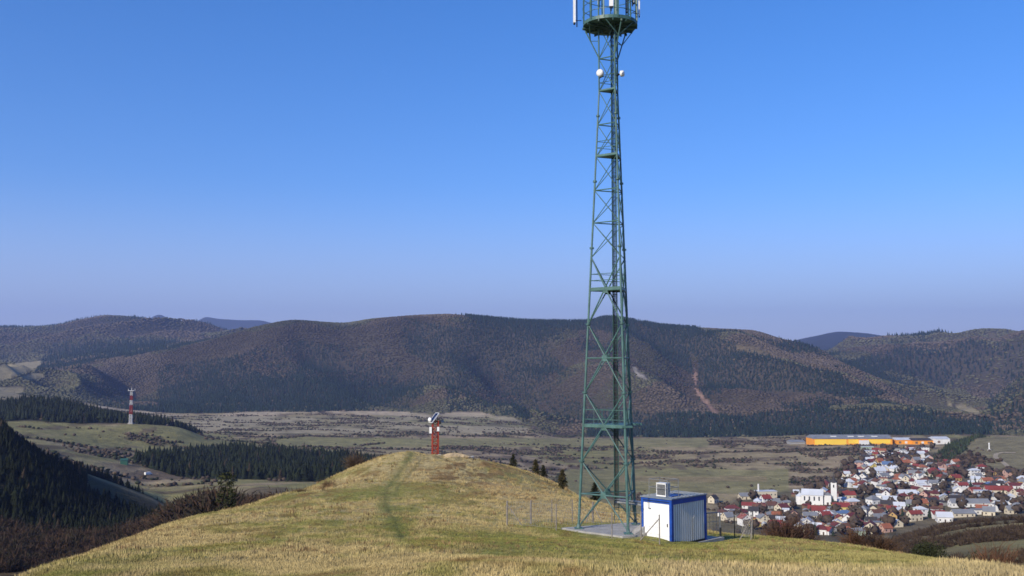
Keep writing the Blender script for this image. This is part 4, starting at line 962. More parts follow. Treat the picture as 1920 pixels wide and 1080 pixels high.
# ------------------------------------------------------------------ red relay mast on the knoll
def red_mast():
    p = on(817, 151); s = math.hypot(p.x, p.y) / F         # metres per photo pixel there
    t = thing('relay_mast', 'short red lattice mast with solar panel and white boxes on the knoll', 'mast', p)
    W = 11.5 * s / 2 * 0.92; H = height_to(p, 789)
    Rz = Matrix.Rotation(0.25, 3, 'Z'); cs = [Rz @ Vector((x * W, y * W, 0)) for x, y in ((-1, -1), (1, -1), (1, 1), (-1, 1))]
    for c in cs: q = MB(); q.tube(c + Vector((0, 0, -.3)), c + Vector((0, 0, H)), .075, 6); q.build('leg', M_RED, t)
    for i in range(4):
        q = MB(); n = 9; a, b = cs[i], cs[(i + 1) % 4]
        for k_ in range(n):
            z0, z1 = H * k_ / n, H * (k_ + 1) / n; pa, pb = (a, b) if k_ % 2 else (b, a)
            q.tube(pa + Vector((0, 0, z0)), pb + Vector((0, 0, z1)), .042, 4); q.tube(a + Vector((0, 0, z1)), b + Vector((0, 0, z1)), .042, 4)
        q.build('cross_brace', M_RED, t)
    q = MB()
    for c in cs: q.box(c + Vector((0, 0, -.05)), (.35, .35, .3))
    q.build('footing', M_CONC, t)
    # solar panel leaning to the left
    q = MB(); m = Matrix.Rotation(0.55, 3, 'Z') @ Matrix.Rotation(math.radians(-50), 3, 'Y'); c = Vector((-0.2, -0.2, H + .45)); q.box(c, (1.75, 1.0, .09), M=m); sp = q.build('solar_panel', M_SOLAR, t)
    q = MB(); [q.box(c + m @ Vector(o_), d_, M=m) for o_, d_ in (((0, -.53, 0), (1.85, .06, .14)), ((0, .53, 0), (1.85, .06, .14)), ((-.90, 0, 0), (.06, 1.0, .14)), ((.90, 0, 0), (.06, 1.0, .14)))]; sp2 = q.build('panel_frame', M_WHITE, sp)
    q = MB(); q.tube((-.1, 0, H - .1), (0.1, -.1, H + .3), .05, 5); q.tube((.25, .1, H - .1), (0.4, -.1, H + .7), .04, 5); q.tube((-.55, 0, H - .05), (.95, .1, H - .05), .05, 5); q.build('panel_bracket', M_DARK, t)
    q = MB(); q.lathe((-0.82, -.3, H + .18), [(0.001, .16), (.2, .14), (.33, .06), (.34, -.05), (.12, -.16), (.001, -.16)], 18, (-.6, -.8, .1)); d = q.build('dish_antenna', M_WHITE, t, True)
    q = MB(); q.tube((-0.8, -.2, H + .15), (-.45, -.1, H - .05), .05, 5); q.build('dish_arm', M_DARK, d)
    for (dx, v0, v1, w) in ((-.66, 812, 800, .36), (.47, 808, 800, .34)):
        z0 = height_to(p, v0); z1 = height_to(p, v1); q = MB(); q.box((dx, -.62, (z0 + z1) / 2), (w, .25, z1 - z0)); o = q.build('equipment_box', M_WHITE, t)
        q = MB(); q.box((dx + (.28 if dx < 0 else -.2), -.46, (z0 + z1) / 2), (.2, .14, (z1 - z0) * .8)); q.build('box_bracket', M_DARK, o)
    q = MB(); q.lathe((1.0, -.2, H + .05), [(0.001, .05), (.2, .1), (.27, .13)], 14, (.8, -.6, .1)); q.build('grid_dish', M_GALV, t)
    q = MB(); q.tube((.6, 0, H + .1), (1.0, -.15, H + .05), .05, 5); q.box((.72, -.2, H - .25), (.3, .3, .45)); q.box((.45, -.1, H + .25), (.4, .3, .18)); q.tube((.85, 0, H - .5), (.85, 0, H + .45), .03, 5); q.build('junction_box', M_DARK, t)
    # heap of pale earth
    c = on(852, 144); V = []; n = 26
    b = MB(c); rr = random.Random(5)
    prof = []
    vs = []; fs = []
    for i in range(7):
        f = i / 6; rad = 1.55 * (1 - f) ; hh = .55 * (1 - (1 - f) ** 2)
        for k_ in range(n):
            a = 6.283 * k_ / n; w = 1 + .25 * math.sin(3 * a + 1) + .14 * rr.random(); vs.append(c + Vector((math.cos(a) * rad * 1.25 * w, math.sin(a) * rad * .8 * w, hh * (1 + .15 * rr.random()) - .08)))
    for i in range(6):
        for k_ in range(n): fs.append((i*n + k_, i*n + (k_+1) % n, (i+1)*n + (k_+1) % n, (i+1)*n + k_))
    b.add(vs, fs)
    tag(b.build('earth_heap', mat('pale_earth', (0.52, 0.39, 0.22), 0.95, 0.4, 2.0, bump=.5, bscale=8)), 'low heap of pale dug earth beside the red mast', 'earth heap')
    for i, (px, r, lab) in enumerate(((826, 147, 'pale boulder at the foot of the red mast'), (884, 145, 'greyish stones between earth heap and hill edge'), (838, 146, 'small pale stone between the red mast and the earth heap'))):
        c = on(px, r); V_, F_, _ = t_blob(90 + i, .3, 2); q = MB(c); q.add([c + Vector((a * .8, b_ * .7, d * .5 - .12)) for a, b_, d in V_], [tuple(f) for f in F_]); tag(q.build('boulder', M_CONC), lab, 'boulder')
red_mast()

# ------------------------------------------------------------------ striped mast on the far meadow
M_SWHITE = mat('mast_white', (0.62, 0.60, 0.58), .5, .2, 1)
M_SRED = mat('mast_red', (0.30, 0.035, 0.03), .5, .2, 1)
def striped_mast():
    p = hit(245, 795, 900); H = height_to(p, 733); t = thing('striped_mast', 'red and white banded lattice mast on the meadow before the dark ridge', 'mast', p); W = 1.35
    nb = 7
    for i in range(nb):
        m = M_SRED if i in (2, 3, 5) else M_SWHITE
        z0, z1 = H * i / nb, H * (i + 1) / nb; w0 = W * (1 - .35 * i / nb); w1 = W * (1 - .35 * (i + 1) / nb); q = MB()
        c0 = [Vector((x * w0, y * w0, z0)) for x, y in ((-1, -1), (1, -1), (1, 1), (-1, 1))]; c1 = [Vector((x * w1, y * w1, z1)) for x, y in ((-1, -1), (1, -1), (1, 1), (-1, 1))]
        for a in range(4):
            b = (a + 1) % 4; q.tube(c0[a], c1[a], .25, 5, cap=False); q.tube(c0[a], c1[b], .15, 4, cap=False); q.tube(c0[b], c1[a], .15, 4, cap=False); q.tube(c1[a], c1[b], .15, 4, cap=False)
        q.build('mast_section', m, t)
    q = MB(); q.box((0, 0, H + .3), (6.5, 4.0, .5)); q.tube((0, 0, H), (0, 0, H + 3.5), .3, 5); q.tube((-3.5, 0, H), (-3.5, 0, H + 2.4), .25, 5); q.tube((3.5, 0, H), (3.5, 0, H + 2.4), .25, 5); q.build('platform', M_SWHITE, t)
    q = MB(); q.box((0, 0, 0.3), (5, 4, 1.4)); q.build('base_hut', M_CONC, t)
striped_mast()

# ------------------------------------------------------------------ the village
def mw(name, c, v=.12): return mat(name, c, .85, v, .15)
WALL = {'white': mw('white_plaster', (.72, .71, .69)), 'cream': mw('cream_plaster', (.60, .53, .40)), 'grey': mw('grey_plaster', (.30, .30, .29)), 'ochre': mw('ochre_plaster', (.50, .33, .13)),
        'pink': mw('pink_plaster', (.52, .33, .27)), 'brown': mw('brown_brick', (.20, .125, .08)), 'green': mw('pale_green_plaster', (.38, .46, .36)), 'yellow': mw('yellow_plaster', (.62, .50, .16))}
ROOF = {'red': mw('red_tiles', (.25, .05, .042), .3), 'orange': mw('orange_tiles', (.34, .12, .065), .3), 'dark': mw('dark_roof', (.055, .05, .052), .3), 'grey': mw('grey_roof', (.22, .23, .25), .25),
        'brown': mw('brown_tiles', (.145, .068, .048), .3), 'blue': mw('blue_roof', (.10, .17, .32), .2), 'white': mw('pale_metal_roof', (.55, .58, .63), .15), 'maroon': mw('maroon_tiles', (.15, .04, .04), .3)}
M_WIN = mat('window_glass', (.03, .035, .045), .25, .2, 2, spec=.6)
WINM = bpy.data.meshes.new('window'); _w = MB().box((0, 0, 0), (.95, .10, 1.15)); WINM.from_pydata(_w.v, [], _w.f); WINM.materials.append(M_WIN)
DOORM = bpy.data.meshes.new('door'); _w = MB().box((0, 0, 0), (1.0, .12, 2.1)); DOORM.from_pydata(_w.v, [], _w.f); DOORM.materials.append(M_BARK)
HOUSES = []
def house(p, L, W, H, rise, rz, wall, roof, kind='gable', chim=True, wins=True, name='house', sink=1.5):
    t = thing(name, 'x', 'house', p, rz)
    l, w = L / 2, W / 2; q = MB()
    vs = [(-l,-w,-sink),(l,-w,-sink),(l,w,-sink),(-l,w,-sink),(-l,-w,H),(l,-w,H),(l,w,H),(-l,w,H)]; fs = [(0,1,5,4),(1,2,6,5),(2,3,7,6),(3,0,4,7)]
    if kind == 'gable': vs += [(-l,0,H+rise),(l,0,H+rise)]; fs += [(4,8,7),(5,6,9)]
    q.add(vs, fs); q.build('wall', WALL[wall], t)
    q = MB(); o = .45; e = .18
    if kind == 'gable':
        k_ = rise / w
        a = [(-l-o,-w-o,H-o*k_),(l+o,-w-o,H-o*k_),(l+o,0,H+rise),(-l-o,0,H+rise),(l+o,w+o,H-o*k_),(-l-o,w+o,H-o*k_)]
        q.add([(x,y,z+e) for x,y,z in a] + [(x,y,z+.02) for x,y,z in a], [(0,1,2,3),(3,2,4,5),(6,9,8,7),(9,11,10,8),(0,6,7,1),(5,4,10,11),(0,3,9,6),(3,5,11,9),(1,7,8,2),(2,8,10,4)])
    elif kind == 'hip':
        i = min(l * .7, w)
        a = [(-l-o,-w-o,H),(l+o,-w-o,H),(l+o,w+o,H),(-l-o,w+o,H)]
        q.add(a + [(x,y,z+e) for x,y,z in a] + [(-l+i,0,H+rise),(l-i,0,H+rise)], [(0,3,2,1),(0,1,5,4),(1,2,6,5),(2,3,7,6),(3,0,4,7),(4,5,9,8),(5,6,9),(6,7,8,9),(7,4,8)])
    else:
        q.box((0, 0, H + .15), (L + .5, W + .5, .3))
    rf = q.build('roof', ROOF[roof], t)
    if chim and kind != 'flat':
        q = MB(); q.box((l * .4, w * .25, H + rise * .95), (.7, .7, 1.7)); q.box((l * .4, w * .25, H + rise * .95 + .9), (.85, .85, .12)); q.build('chimney', WALL['brown'], rf)
    def put(me, nm, x, y, z, a):
        o_ = bpy.data.objects.new(nm, me); COL.objects.link(o_); o_.parent = t; o_.location = (x, y, z); o_.rotation_euler = (0, 0, a)
    if wins:
        rows = [1.5] if H < 4.2 else [1.5, 4.3]
        for ri, z in enumerate(rows):
            n = max(2, int(L / 3.2))
            for i in range(n):
                x = -l + L * (i + .5) / n
                if ri == 0 and i == n // 2: put(DOORM, 'door', x, -w, .9, 0)
                else: put(WINM, 'window', x, -w, z, 0)
            m = max(1, int(W / 3.6))
            for s in (-1, 1):
                for i in range(m): put(WINM, 'window', s * l, -w + W * (i + .5) / m, z, math.pi / 2)
        if kind == 'gable' and rise > 2.3:
            for s in (-1, 1): put(WINM, 'window', s * l, 0, H + rise * .28, math.pi / 2)
    HOUSES.append((t, wall, roof, kind, L, H, p)); return t
OCC = []
def free(p, rad):
    return all((p.x - q.x) ** 2 + (p.y - q.y) ** 2 > (rad + s) ** 2 for q, s in OCC)
# the buildings one can make out, (px0, px1, v of eaves top, v of foot, wall, roof, kind, rotation)
KEY = [
 (1427,1447,930,947,'white','red','gable',.3),(1392,1419,944,954,'white','red','gable',-.25),(1420,1436,946,955,'pink','maroon','gable',.2),(1355,1381,962,977,'cream','grey','gable',.35),(1387,1410,926,937,'cream','grey','gable',.1),
 (1332,1345,930,944,'cream','dark','gable',.8),(1553,1572,920,938,'pink','maroon','hip',.2),(1575,1604,923,935,'cream','red','gable',.05),
 (1564,1594,945,958,'yellow','red','gable',-.1),(1573,1600,958,969,'white','blue','hip',.1),(1580,1614,966,983,'white','red','gable',.95),(1503,1530,973,989,'white','white','gable',1.2),
 (1529,1555,987,1003,'white','maroon','hip',-.4),(1508,1534,963,973,'cream','grey','gable',-.1),(1455,1481,946,958,'cream','maroon','gable',.5),(1481,1500,958,970,'pink','brown','gable',1.3),(1384,1400,957,967,'white','maroon','gable',.7),(1383,1405,968,977,'white','dark','gable',-.1),
 (1618,1634,865,874,'white','dark','gable',1.2),(1634,1650,866,877,'white','grey','gable',1.2),(1622,1640,876,888,'white','maroon','gable',1.25),(1640,1662,878,890,'white','white','gable',.2),(1610,1630,889,901,'white','grey','gable',1.1),(1648,1668,888,897,'white','grey','gable',.3),
 (1632,1650,898,908,'white','grey','hip',.2),(1598,1616,890,902,'white','dark','gable',1.2),
 (1688,1719,920,931,'white','white','gable',-.12),(1688,1704,926,937,'cream','maroon','hip',.1),(1721,1740,938,951,'ochre','orange','gable',.1),(1722,1741,949,960,'cream','red','gable',.1),
 (1628,1652,931,946,'white','grey','hip',.4),(1658,1686,932,944,'white','white','gable',-.15),(1781,1812,931,942,'cream','dark','gable',.05),
 (1788,1852,938,951,'white','grey','gable',-.03),(1790,1826,958,970,'cream','grey','gable',.02),(1760,1788,963,979,'white','white','gable',-.2),
 (1853,1898,914,927,'cream','red','gable',-.12),(1895,1918,908,916,'white','maroon','gable',-.1),(1820,1841,916,926,'pink','red','gable',.15),(1782,1801,874,884,'pink','red','gable',.1),(1743,1764,884,894,'cream','maroon','gable',-.1),
 (1728,1744,922,933,'pink','maroon','gable',.9),(1746,1766,921,932,'cream','maroon','hip',.2),(1744,1762,932,942,'white','maroon','gable',-.3),(1719,1740,902,912,'white','white','gable',.1),(1740,1761,904,913,'white','grey','gable',-.1),
 (1672,1688,912,921,'grey','red','hip',.1),(1655,1671,985,999,'pink','orange','gable',.3),(1640,1664,966,978,'grey','grey','gable',.1),(1612,1632,950,968,'white','grey','hip',.9),(1668,1684,961,976,'ochre','brown','gable',1.2),
 (1833,1858,925,931,'white','white','flat',-.05),(1594,1606,898,906,'pink','orange','gable',.3),(1603,1620,906,916,'cream','orange','hip',.2),(1690,1701,845,853,'white','grey','flat',.1),(1622,1640,846,853,'white','white','flat',.1),(1618,1638,838,846,'green','white','flat',.05),
 (1712,1728,844,851,'pink','white','flat',-.1),(1722,1742,840,846,'white','grey','flat',-.1),(1700,1716,838,843,'cream','brown','gable',.1),(1866,1885,895,903,'cream','orange','gable',.2),(1740,1752,868,876,'white','grey','gable',.2),(1764,1775,868,876,'cream','brown','gable',.6),
 (1545,1562,990,1003,'white','red','gable',-.9),(1580,1600,984,996,'grey','brown','gable',.2),(1445,1470,978,990,'brown','red','gable',.1),(1466,1484,984,996,'ochre','red','gable',-.2),
]
def key_houses():
    for (x0, x1, vt, vb, wl, rf, kd, rz) in KEY:
        pxc = (x0 + x1) / 2; p = hit(pxc, vb, 600); s = math.hypot(p.x, p.y) / F
        wpx = (x1 - x0) * s; hh = max(4.5, (vb - vt) * s)
        c, sn = abs(math.cos(rz)), abs(math.sin(rz)); W = 8.0 if wpx > 10 else 6.5
        L = max(W * 1.05, (wpx - W * sn) / max(c, .35)) if c > .5 else max(9.0, wpx * .8)
        if c <= .5: W = max(6.5, min(10, (wpx - L * c) / sn))
        L = min(L, 48); rise = min(W * .42, hh * .45) if kd != 'flat' else 0
        if kd == 'flat': rise = 0
        H = max(2.7, hh - rise)
        house(Vector((p.x, p.y + W * .4, gz(p.x, p.y + W * .4))), L, W, H, rise, rz, wl, rf, kd); OCC.append((p, max(L, W) * .5))
key_houses()
def church():
    p = hit(1524, 946, 600); s = math.hypot(p.x, p.y) / F
    t = thing('church', 'bright white church with slim bell tower among the village houses', 'church', p, -.35); W_ = WALL['white']
    L, W, H, Rr = 17, 9.5, 8.2, 4.2
    q = MB(); l, w = L / 2, W / 2
    q.add([(-l,-w,-2),(l,-w,-2),(l,w,-2),(-l,w,-2),(-l,-w,H),(l,-w,H),(l,w,H),(-l,w,H),(-l,0,H+Rr),(l,0,H+Rr)], [(0,1,5,4),(1,2,6,5),(2,3,7,6),(3,0,4,7),(4,8,7),(5,6,9)]); q.build('nave', W_, t)
    q = MB(); q.add([(-l-.4,-w-.4,H-.3),(l+.4,-w-.4,H-.3),(l+.4,0,H+Rr+.15),(-l-.4,0,H+Rr+.15),(l+.4,w+.4,H-.3),(-l-.4,w+.4,H-.3)], [(0,1,2,3),(3,2,4,5)]); q.build('roof', ROOF['white'], t)
    q = MB(); q.lathe((-l - 1.5, 0, 0), [(3.6, -2), (3.6, 6.5)], 12); a = q.build('apse', W_, t); q = MB(); q.lathe((-l - 1.5, 0, 6.5), [(3.9, 0), (.05, 2.6)], 12); q.build('apse_roof', ROOF['white'], a)
    q = MB(); q.box((l + 8.5, 1.5, 8.2), (4.6, 4.6, 20.5)); tw = q.build('bell_tower', W_, t)
    q = MB(); q.lathe((l + 8.5, 1.5, 18.5), [(3.1, 0), (2.9, .8), (1.4, 2.2), (1.3, 2.8), (.9, 3.6), (.06, 6.0)], 8); q.build('spire', ROOF['dark'], tw)
    q = MB(); q.tube((l + 8.5, 1.5, 24.2), (l + 8.5, 1.5, 26.6), .12, 5); q.box((l + 8.5, 1.5, 25.8), (1.2, .2, .2)); q.build('cross', M_DARK, tw)
    for (x, y) in ((l + 8.5, 1.5 - 2.3), (l + 8.5 - 2.3, 1.5)):
        q = MB(); q.box((x, y, 15.6), (1.1 if y < 0 else .1, .1 if y < 0 else 1.1, 2.3)); q.build('belfry_opening', M_WIN, tw)
    q = MB(); q.box((l + 3.6, .5, 3.2), (5.5, 7, 10)); q.build('porch', W_, t)
    q = MB(); q.add([(l+.7,-3.4,8.2),(l+6.6,-3.4,8.2),(l+6.6,4.4,8.2),(l+.7,4.4,8.2),(l+3.6,.5,10.5)], [(0,1,4),(1,2,4),(2,3,4),(3,0,4)]); q.build('porch_roof', ROOF['grey'], t)
    q = MB(); q.box((l + 3.6, -3.05, .9), (1.6, .1, 3)); q.build('door', M_BARK, t)
    for i in range(4):
        q = MB(); q.box((-l + L * (i + .6) / 4.4, -w - .02, 5.2), (1.1, .12, 3.4)); q.build('window', M_WIN, t)
    OCC.append((p, 17))
church()
def works():
    p = hit(1440, 940, 600); t = thing('works_building', 'cream two storey works building with a tall white chimney stack', 'building', p, .12); q = MB(); q.box((0, 5, 3.6), (17, 9, 9)); q.build('wall', WALL['cream'], t)
    q = MB(); q.box((0, 5, 8.3), (17.6, 9.6, .35)); q.build('roof', ROOF['white'], t)
    for z in (2.2, 5.4):
        for i in range(5): o_ = bpy.data.objects.new('window', WINM); COL.objects.link(o_); o_.parent = t; o_.location = (-6.8 + 3.4 * i, .5, z)
    q = MB(); q.tube((-7.2, 3, 0), (-7.2, 3, height_to(p, 908)), .95, 12, .7); q.build('chimney_stack', WALL['white'], t); OCC.append((p, 10))
works()
M_ORANGE = mat('orange_cladding', (.84, .33, .03), .6, .12, .05); M_YEL = mat('yellow_cladding', (.90, .60, .07), .6, .10, .05)
def factory():
    a = hit(1520, 834, 900); b = hit(1680, 834, 900); s = a.y / F
    p = Vector(((a.x + b.x) / 2, (a.y + b.y) / 2 + 10, min(a.z, b.z) - .5)); L = (b.x - a.x)
    hw = height_to(Vector((a.x, a.y, p.z)), 821.5); t = thing('factory_hall', 'very long yellow and orange factory hall with grey roof beyond the village', 'factory', p)
    q = MB(); q.box((0, 8, hw / 2 - 1), (L, 36, hw + 2)); q.build('wall', M_ORANGE, t)
    for (x0, x1) in ((1523, 1587), (1591, 1611), (1631, 1676)):
        u0 = (x0 - 1520) / 160 * L - L / 2; u1 = (x1 - 1520) / 160 * L - L / 2
        q = MB(); q.box(((u0 + u1) / 2, -10.06, hw / 2 + (1.2 if x0 > 1590 else .4)), (u1 - u0, .12, hw - (4.2 if x0 > 1590 else 2.6))); q.build('facade_panel', M_YEL, t)
    u0 = (1612 - 1520) / 160 * L - L / 2; u1 = (1630 - 1520) / 160 * L - L / 2
    q = MB(); q.box(((u0 + u1) / 2, -13, hw / 2 - 1.5), (u1 - u0, 6, hw - 1)); q.build('office_block', WALL['white'], t)
    q = MB(); l = L / 2 + .6
    q.add([(-l,-10.8,hw),(l,-10.8,hw),(l,26.6,hw),(-l,26.6,hw),(-l,8,hw+5.0),(l,8,hw+5.0)], [(0,1,5,4),(4,5,2,3),(0,4,3),(1,2,5),(0,3,2,1)]); rf = q.build('roof', ROOF['grey'], t)
    for f in (.28, .5, .63, .8):
        q = MB(); q.box((-L / 2 + L * f, 0, hw + 2.9), (L * .07, 5, 1.0)); q.build('skylight', WALL['white'], rf)
    # annexes
    for (x0, x1, vt, wl, rf_, lab, cat) in ((1682, 1712, 824, 'o', 'white', 'orange and white workshop at the right end of the long factory hall', 'workshop'), (1713, 1765, 825, 'o', 'dark', 'dark roofed orange shed row right of the workshop, before the conifer strip', 'shed'), (1755, 1782, 822, 'w', 'white', 'white roofed hall rightmost in the factory yard', 'hall'), (1484, 1510, 828, 'g', 'grey', 'low grey shed left of the long factory hall', 'shed')):
        a = hit((x0 + x1) / 2, 833, 900); s = a.y / F; l = (x1 - x0) * s; h = height_to(a, vt); t2 = thing('industrial_building', lab, cat, a + Vector((0, 9, -.5)))
        q = MB(); q.box((0, 5, h / 2 - 1), (l, 26, h + 1.6)); q.build('wall', M_ORANGE if wl == 'o' else WALL['white' if wl == 'w' else 'grey'], t2)
        q = MB(); q.add([(-l/2-.4,-8.6,h-.4),(l/2+.4,-8.6,h-.4),(l/2+.4,18.6,h-.4),(-l/2-.4,18.6,h-.4),(-l/2-.4,5,h+2.4),(l/2+.4,5,h+2.4)], [(0,1,5,4),(4,5,2,3),(0,4,3),(1,2,5),(0,3,2,1)]); q.build('roof', ROOF[rf_], t2)
        for i in range(int(l / 9) if wl != 'g' else 0):
            q = MB(); q.box((-l / 2 + 5 + 9 * i, -8.06, h * .45), (3.6, .12, 3.2)); q.build('loading_door', WALL['white' if i % 2 else 'brown'], t2)
        OCC.append((a, l * .5))
factory()
def fill_houses(nmax=226):
    rr = random.Random(21); k_ = 0; tries = 0
    while k_ < nmax and tries < 9000:
        tries += 1
        v = 846 + (1004 - 846) * rr.random() ** .9; lo = np.interp(v, [842, 862, 885, 905, 925, 945, 965, 985, 1004], [1640, 1612, 1592, 1560, 1500, 1420, 1350, 1390, 1500]); hi = np.interp(v, [842, 860, 875, 900, 930, 960, 980, 1004], [1735, 1735, 1800, 1925, 1960, 1940, 1700, 1640])
        px = lo + (hi - lo) * rr.random(); p = hit(px, v, 600)
        if p.y < 640 or p.y > 1420: continue
        if 1690 < px < 1712 and v > 935: continue
        L = rr.uniform(6.5, 11.5); W = rr.uniform(5.5, 7.8)
        if not free(p, max(L, W) * .5 + .6): continue
        wl = rr.choices(['white', 'cream', 'grey', 'ochre', 'pink', 'brown', 'green', 'yellow'], [42, 26, 8, 6, 8, 4, 3, 3])[0]
        rf = rr.choices(['red', 'orange', 'dark', 'grey', 'brown', 'maroon', 'white', 'blue'], [11, 9, 12, 25, 13, 9, 18, 1])[0]
        kd = rr.choices(['gable', 'hip', 'flat'], [66, 26, 8])[0]; H = rr.choice([2.6, 2.9, 3.2, 5.2]); rise = rr.uniform(1.8, 3.0)
        rz = rr.choice([.15, .15 + math.pi / 2, -.3, -.3 + math.pi / 2]) + rr.uniform(-.15, .15)
        house(p, L, W, H, rise if kd != 'flat' else 0, rz, wl, rf, kd, wins=v > 868); OCC.append((p, max(L, W) * .45)); k_ += 1
    print('houses', len(HOUSES))
fill_houses()
def label_houses():
    marks = [('the white church', hit(1524, 944, 600)), ('the chimneyed works', hit(1440, 940, 600)), ('the long factory hall', hit(1594, 836, 900)), ('the long school block', hit(1820, 950, 600)), ('the meadow hill', hit(1770, 872, 600)), ('the hill edge bushes', hit(1600, 1000, 600)), ('the right edge', hit(1918, 925, 600)), ('the dense white row', hit(1640, 885, 600))]
    rn = {'red': 'bright red', 'orange': 'orange', 'dark': 'dark', 'grey': 'grey', 'brown': 'brown', 'maroon': 'dark red', 'white': 'pale metal', 'blue': 'blue'}
    buckets = {}
    for (t, wl, rf, kd, L, H, p) in HOUSES:
        m = min(range(len(marks)), key=lambda i: (marks[i][1] - p).length); dx = p.x - marks[m][1].x; dy = p.y - marks[m][1].y
        side = ('right of' if dx > 0 else 'left of') if abs(dx) > abs(dy) * .55 else ('behind' if dy > 0 else 'in front of')
        st = 'two storey' if H > 4.2 else 'low'
        rt = {'gable': 'gable roof', 'hip': 'hipped roof', 'flat': 'flat roof'}[kd]
        buckets.setdefault((st, wl, rn[rf], rt, side, marks[m][0]), []).append(((marks[m][1] - p).length, t))
    ords = ['', 'second', 'third', 'fourth', 'fifth', 'sixth', 'seventh']
    for (st, wl, r_, rt, side, mk), lst in buckets.items():
        lst.sort(key=lambda e: e[0])
        for i, (_, t) in enumerate(lst):
            t['label'] = f"{st} {wl} house, {r_} {rt}, {(ords[i] + ' ') if i else ''}{'nearest ' if len(lst) > 1 else ''}{side} {mk}"
            t['group'] = 'houses of the village'
label_houses()
# bare garden trees and dark conifers between the houses: crown and trunk too small to part, one mesh shape each
def town_trees():
    protos = []
    for s in range(3):
        V, Fc, S = t_blob(50 + s, .4, 2); V = V * np.array([6.5, 6.5, 6.0]) + np.array([0, 0, 1.6]); keep = np.random.RandomState(s).rand(len(Fc)) < .8
        protos.append(('bare_tree', V, Fc[keep], np.array((.075, .055, .04))[None] * S[:, None]))
    V, Fc, S = TCF[0]; protos.append(('garden_conifer', V * np.array([4, 4, 9]), Fc, np.array((.022, .032, .018))[None] * S[:, None]))
    rr = random.Random(4); roots = []
    trunk = MB().tube((0, 0, -.6), (0, 0, 3.2), .28, 6, .16); tm_ = None
    for i, (nm, V, Fc, c) in enumerate(protos):
        t = thing(nm, 'bare brown garden tree standing between village houses' if i < 3 else 'dark conifer standing in a village garden', 'tree', (0, 0, 0), 0, 'bare trees between the village houses' if i < 3 else 'dark conifers in the village gardens')
        cr = np_mesh('crown', V, Fc, 3, M_FOLI, c); cr.parent = t
        tk = trunk.build('trunk', M_BARK, t); roots.append(t)
    used = [False] * 4; n = 0; tries = 0
    while n < 285 and tries < 6000:
        tries += 1
        v = 842 + (1006 - 842) * rr.random(); lo = np.interp(v, [842, 862, 885, 905, 925, 945, 965, 985, 1004], [1600, 1590, 1570, 1540, 1490, 1370, 1340, 1380, 1440]); hi = np.interp(v, [842, 860, 875, 900, 930, 960, 980, 1004], [1750, 1740, 1820, 1960, 1980, 1970, 1720, 1660])
        px = lo + (hi - lo) * rr.random(); p = hit(px, v, 600)
        if p.y < 640 or not free(p, 1.2): continue
        i = rr.choices([0, 1, 2, 3], [30, 30, 26, 14])[0]
        if not used[i]: o = roots[i]; used[i] = True
        else:
            o = roots[i].copy(); COL.objects.link(o)
            for ch in list(roots[i].children):
                c = ch.copy(); COL.objects.link(c); c.parent = o
        o.location = p; s = rr.uniform(.6, 1.25); o.scale = (s, s, s * rr.uniform(.8, 1.2)); o.rotation_euler = (0, 0, rr.random() * 6.28); n += 1
    print('town trees', n)
town_trees()
def sheds():
    rr = random.Random(77); roots = []; n = 0; tries = 0
    for (wl, rf, lab) in (('grey', 'dark', 'small grey garden shed with dark lean roof in the village yards'), ('cream', 'grey', 'small cream outbuilding with grey roof in the village yards'), ('white', 'white', 'small white outbuilding with pale metal roof in the village yards'), ('brown', 'maroon', 'small brown garden shed with dark red roof in the village yards')):
        t = thing('garden_shed', lab, 'shed', (0, 0, 0), 0, 'sheds and outbuildings in the village yards')
        q = MB(); q.box((0, 0, .7), (5, 3.6, 3.6)); q.build('wall', WALL[wl], t)
        q = MB(); q.add([(-2.8,-2.1,2.4),(2.8,-2.1,2.4),(2.8,2.1,2.4),(-2.8,2.1,2.4),(-2.8,0,3.6),(2.8,0,3.6)], [(0,1,5,4),(4,5,2,3),(0,4,3),(1,2,5),(0,3,2,1)]); q.build('roof', ROOF[rf], t); roots.append(t)
    used = [False] * 4
    while n < 190 and tries < 6000:
        tries += 1; v = rr.uniform(844, 1002); lo = np.interp(v, [842, 862, 885, 905, 925, 945, 965, 985, 1004], [1640, 1612, 1592, 1560, 1500, 1420, 1350, 1390, 1500]); hi = np.interp(v, [842, 860, 875, 900, 930, 960, 980, 1004], [1735, 1735, 1800, 1925, 1960, 1900, 1700, 1640])
        p = hit(rr.uniform(lo, hi), v, 600)
        if p.y < 640 or not free(p, 1.6): continue
        OCC.append((p, 2.2)); i = rr.randrange(4)
        if not used[i]: o = roots[i]; used[i] = True
        else:
            o = roots[i].copy(); COL.objects.link(o)
            for ch in list(roots[i].children): c = ch.copy(); COL.objects.link(c); c.parent = o
        o.location = p; o.rotation_euler = (0, 0, rr.choice([.15, 1.7, -.3, 1.27]) + rr.uniform(-.1, .1)); s = rr.uniform(.8, 1.25); o.scale = (s * rr.uniform(.8, 1.4), s, s); n += 1
sheds()

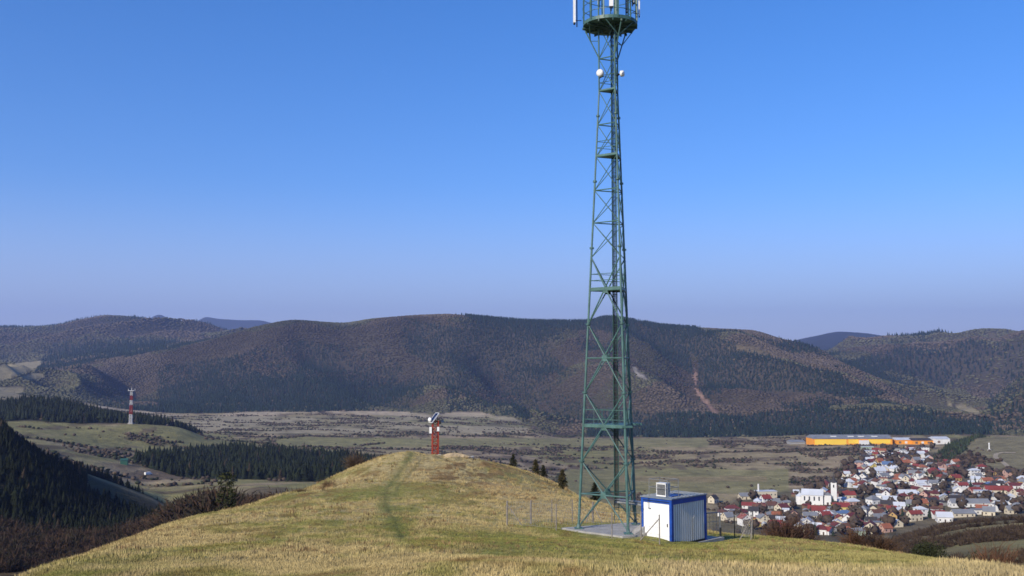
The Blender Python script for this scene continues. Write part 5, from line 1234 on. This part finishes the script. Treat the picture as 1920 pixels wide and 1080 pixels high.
# ------------------------------------------------------------------ small things of the middle distance
def smalls():
    p = hit(233, 871, 600); t = thing('hut', 'small green hut on the left meadow behind the conifer slope', 'hut', p, .2); q = MB(); q.box((0, 0, 1.2), (5, 4, 3.2)); q.build('wall', mat('green_board', (.03, .11, .08), .7), t)
    q = MB(); q.add([(-2.8,-2.4,3.1),(2.8,-2.4,3.1),(2.8,2.4,3.1),(-2.8,2.4,3.1),(-2.8,0,4.5),(2.8,0,4.5)], [(0,1,5,4),(4,5,2,3),(0,4,3),(1,2,5)]); q.build('roof', mat('green_roof', (.03, .10, .08), .6), t)
    p = hit(278, 891, 560); t = thing('parked_van', 'small white van parked on the left meadow by the dirt patch', 'van', p, .9)
    q = MB(); l, w = 2.6, 1.0; prof = [(-l, .35), (-l, 2.05), (1.2, 2.1), (1.9, 1.25), (l, 1.1), (l, .35)]
    q.add([(x, y, z) for y in (-w, w) for x, z in prof], [tuple(range(6)), tuple(range(11, 5, -1))] + [(i, i + 6, (i + 1) % 6 + 6, (i + 1) % 6) for i in range(6)]); q.build('body', M_WHITE, t)
    q = MB(); q.add([(1.22, -.9, 2.06), (1.22, .9, 2.06), (1.9, .9, 1.29), (1.9, -.9, 1.29)], [(0, 3, 2, 1)]); q.build('windscreen', M_WIN, t)
    for x in (-1.7, 1.6):
        for y in (-.95, .95): q = MB(); q.tube((x, y - .1, .36), (x, y + .1, .36), .36, 12); q.build('wheel', M_DARK, t)
    p = hit(1855, 845, 900); t = thing('wayside_pillar', 'slim white wayside pillar on the flank of the meadow hill', 'pillar', p); q = MB(); q.box((0, 0, .6), (3, 3, 2)); q.build('pedestal', M_CONC, t)
    q = MB(); q.tube((0, 0, 1.6), (0, 0, 8), .8, 8, .6); q.lathe((0, 0, 8), [(1.1, 0), (.05, 1.6)], 8); q.build('shaft', M_WHITE, t)
    # pale cart track up the meadow hill, and village road
    def road(name, lab, pts, wid, col, rmin):
        ps = []
        for (a, b), (c, e) in zip(pts[:-1], pts[1:]):
            n = 14
            for i in range(n): f = i / n; ps.append(hit(a + (c - a) * f, b + (e - b) * f, rmin))
        q = MB(ps[0]); vs = []
        for i, p_ in enumerate(ps):
            d = (ps[min(i + 1, len(ps) - 1)] - ps[max(i - 1, 0)]); nrm = Vector((-d.y, d.x, 0)).normalized() * wid / 2
            for s in (-1, 1): x, y = p_.x + s * nrm.x, p_.y + s * nrm.y; vs.append((x, y, gz(x, y) + .35))
        q.add(vs, [(2*i, 2*i + 1, 2*i + 3, 2*i + 2) for i in range(len(ps) - 1)]); tag(q.build(name, mat(name + '_surface', col, .95, .25, .1)), lab, kind='structure')
    road('path', 'pale cart track curving up the meadow hill', [(1893, 879), (1880, 867), (1866, 858), (1868, 852), (1880, 849), (1905, 850)], 5, (.36, .30, .21), 900)
    road('road', 'grey village road', [(1706, 968), (1702, 945), (1716, 928), (1740, 914), (1766, 898)], 6, (.16, .155, .15), 600)
    road('street', 'pale village street below the factory', [(1655, 852), (1680, 862), (1720, 867), (1760, 866)], 6, (.20, .19, .18), 900)
smalls()
for o in list(COL.objects):
    pass
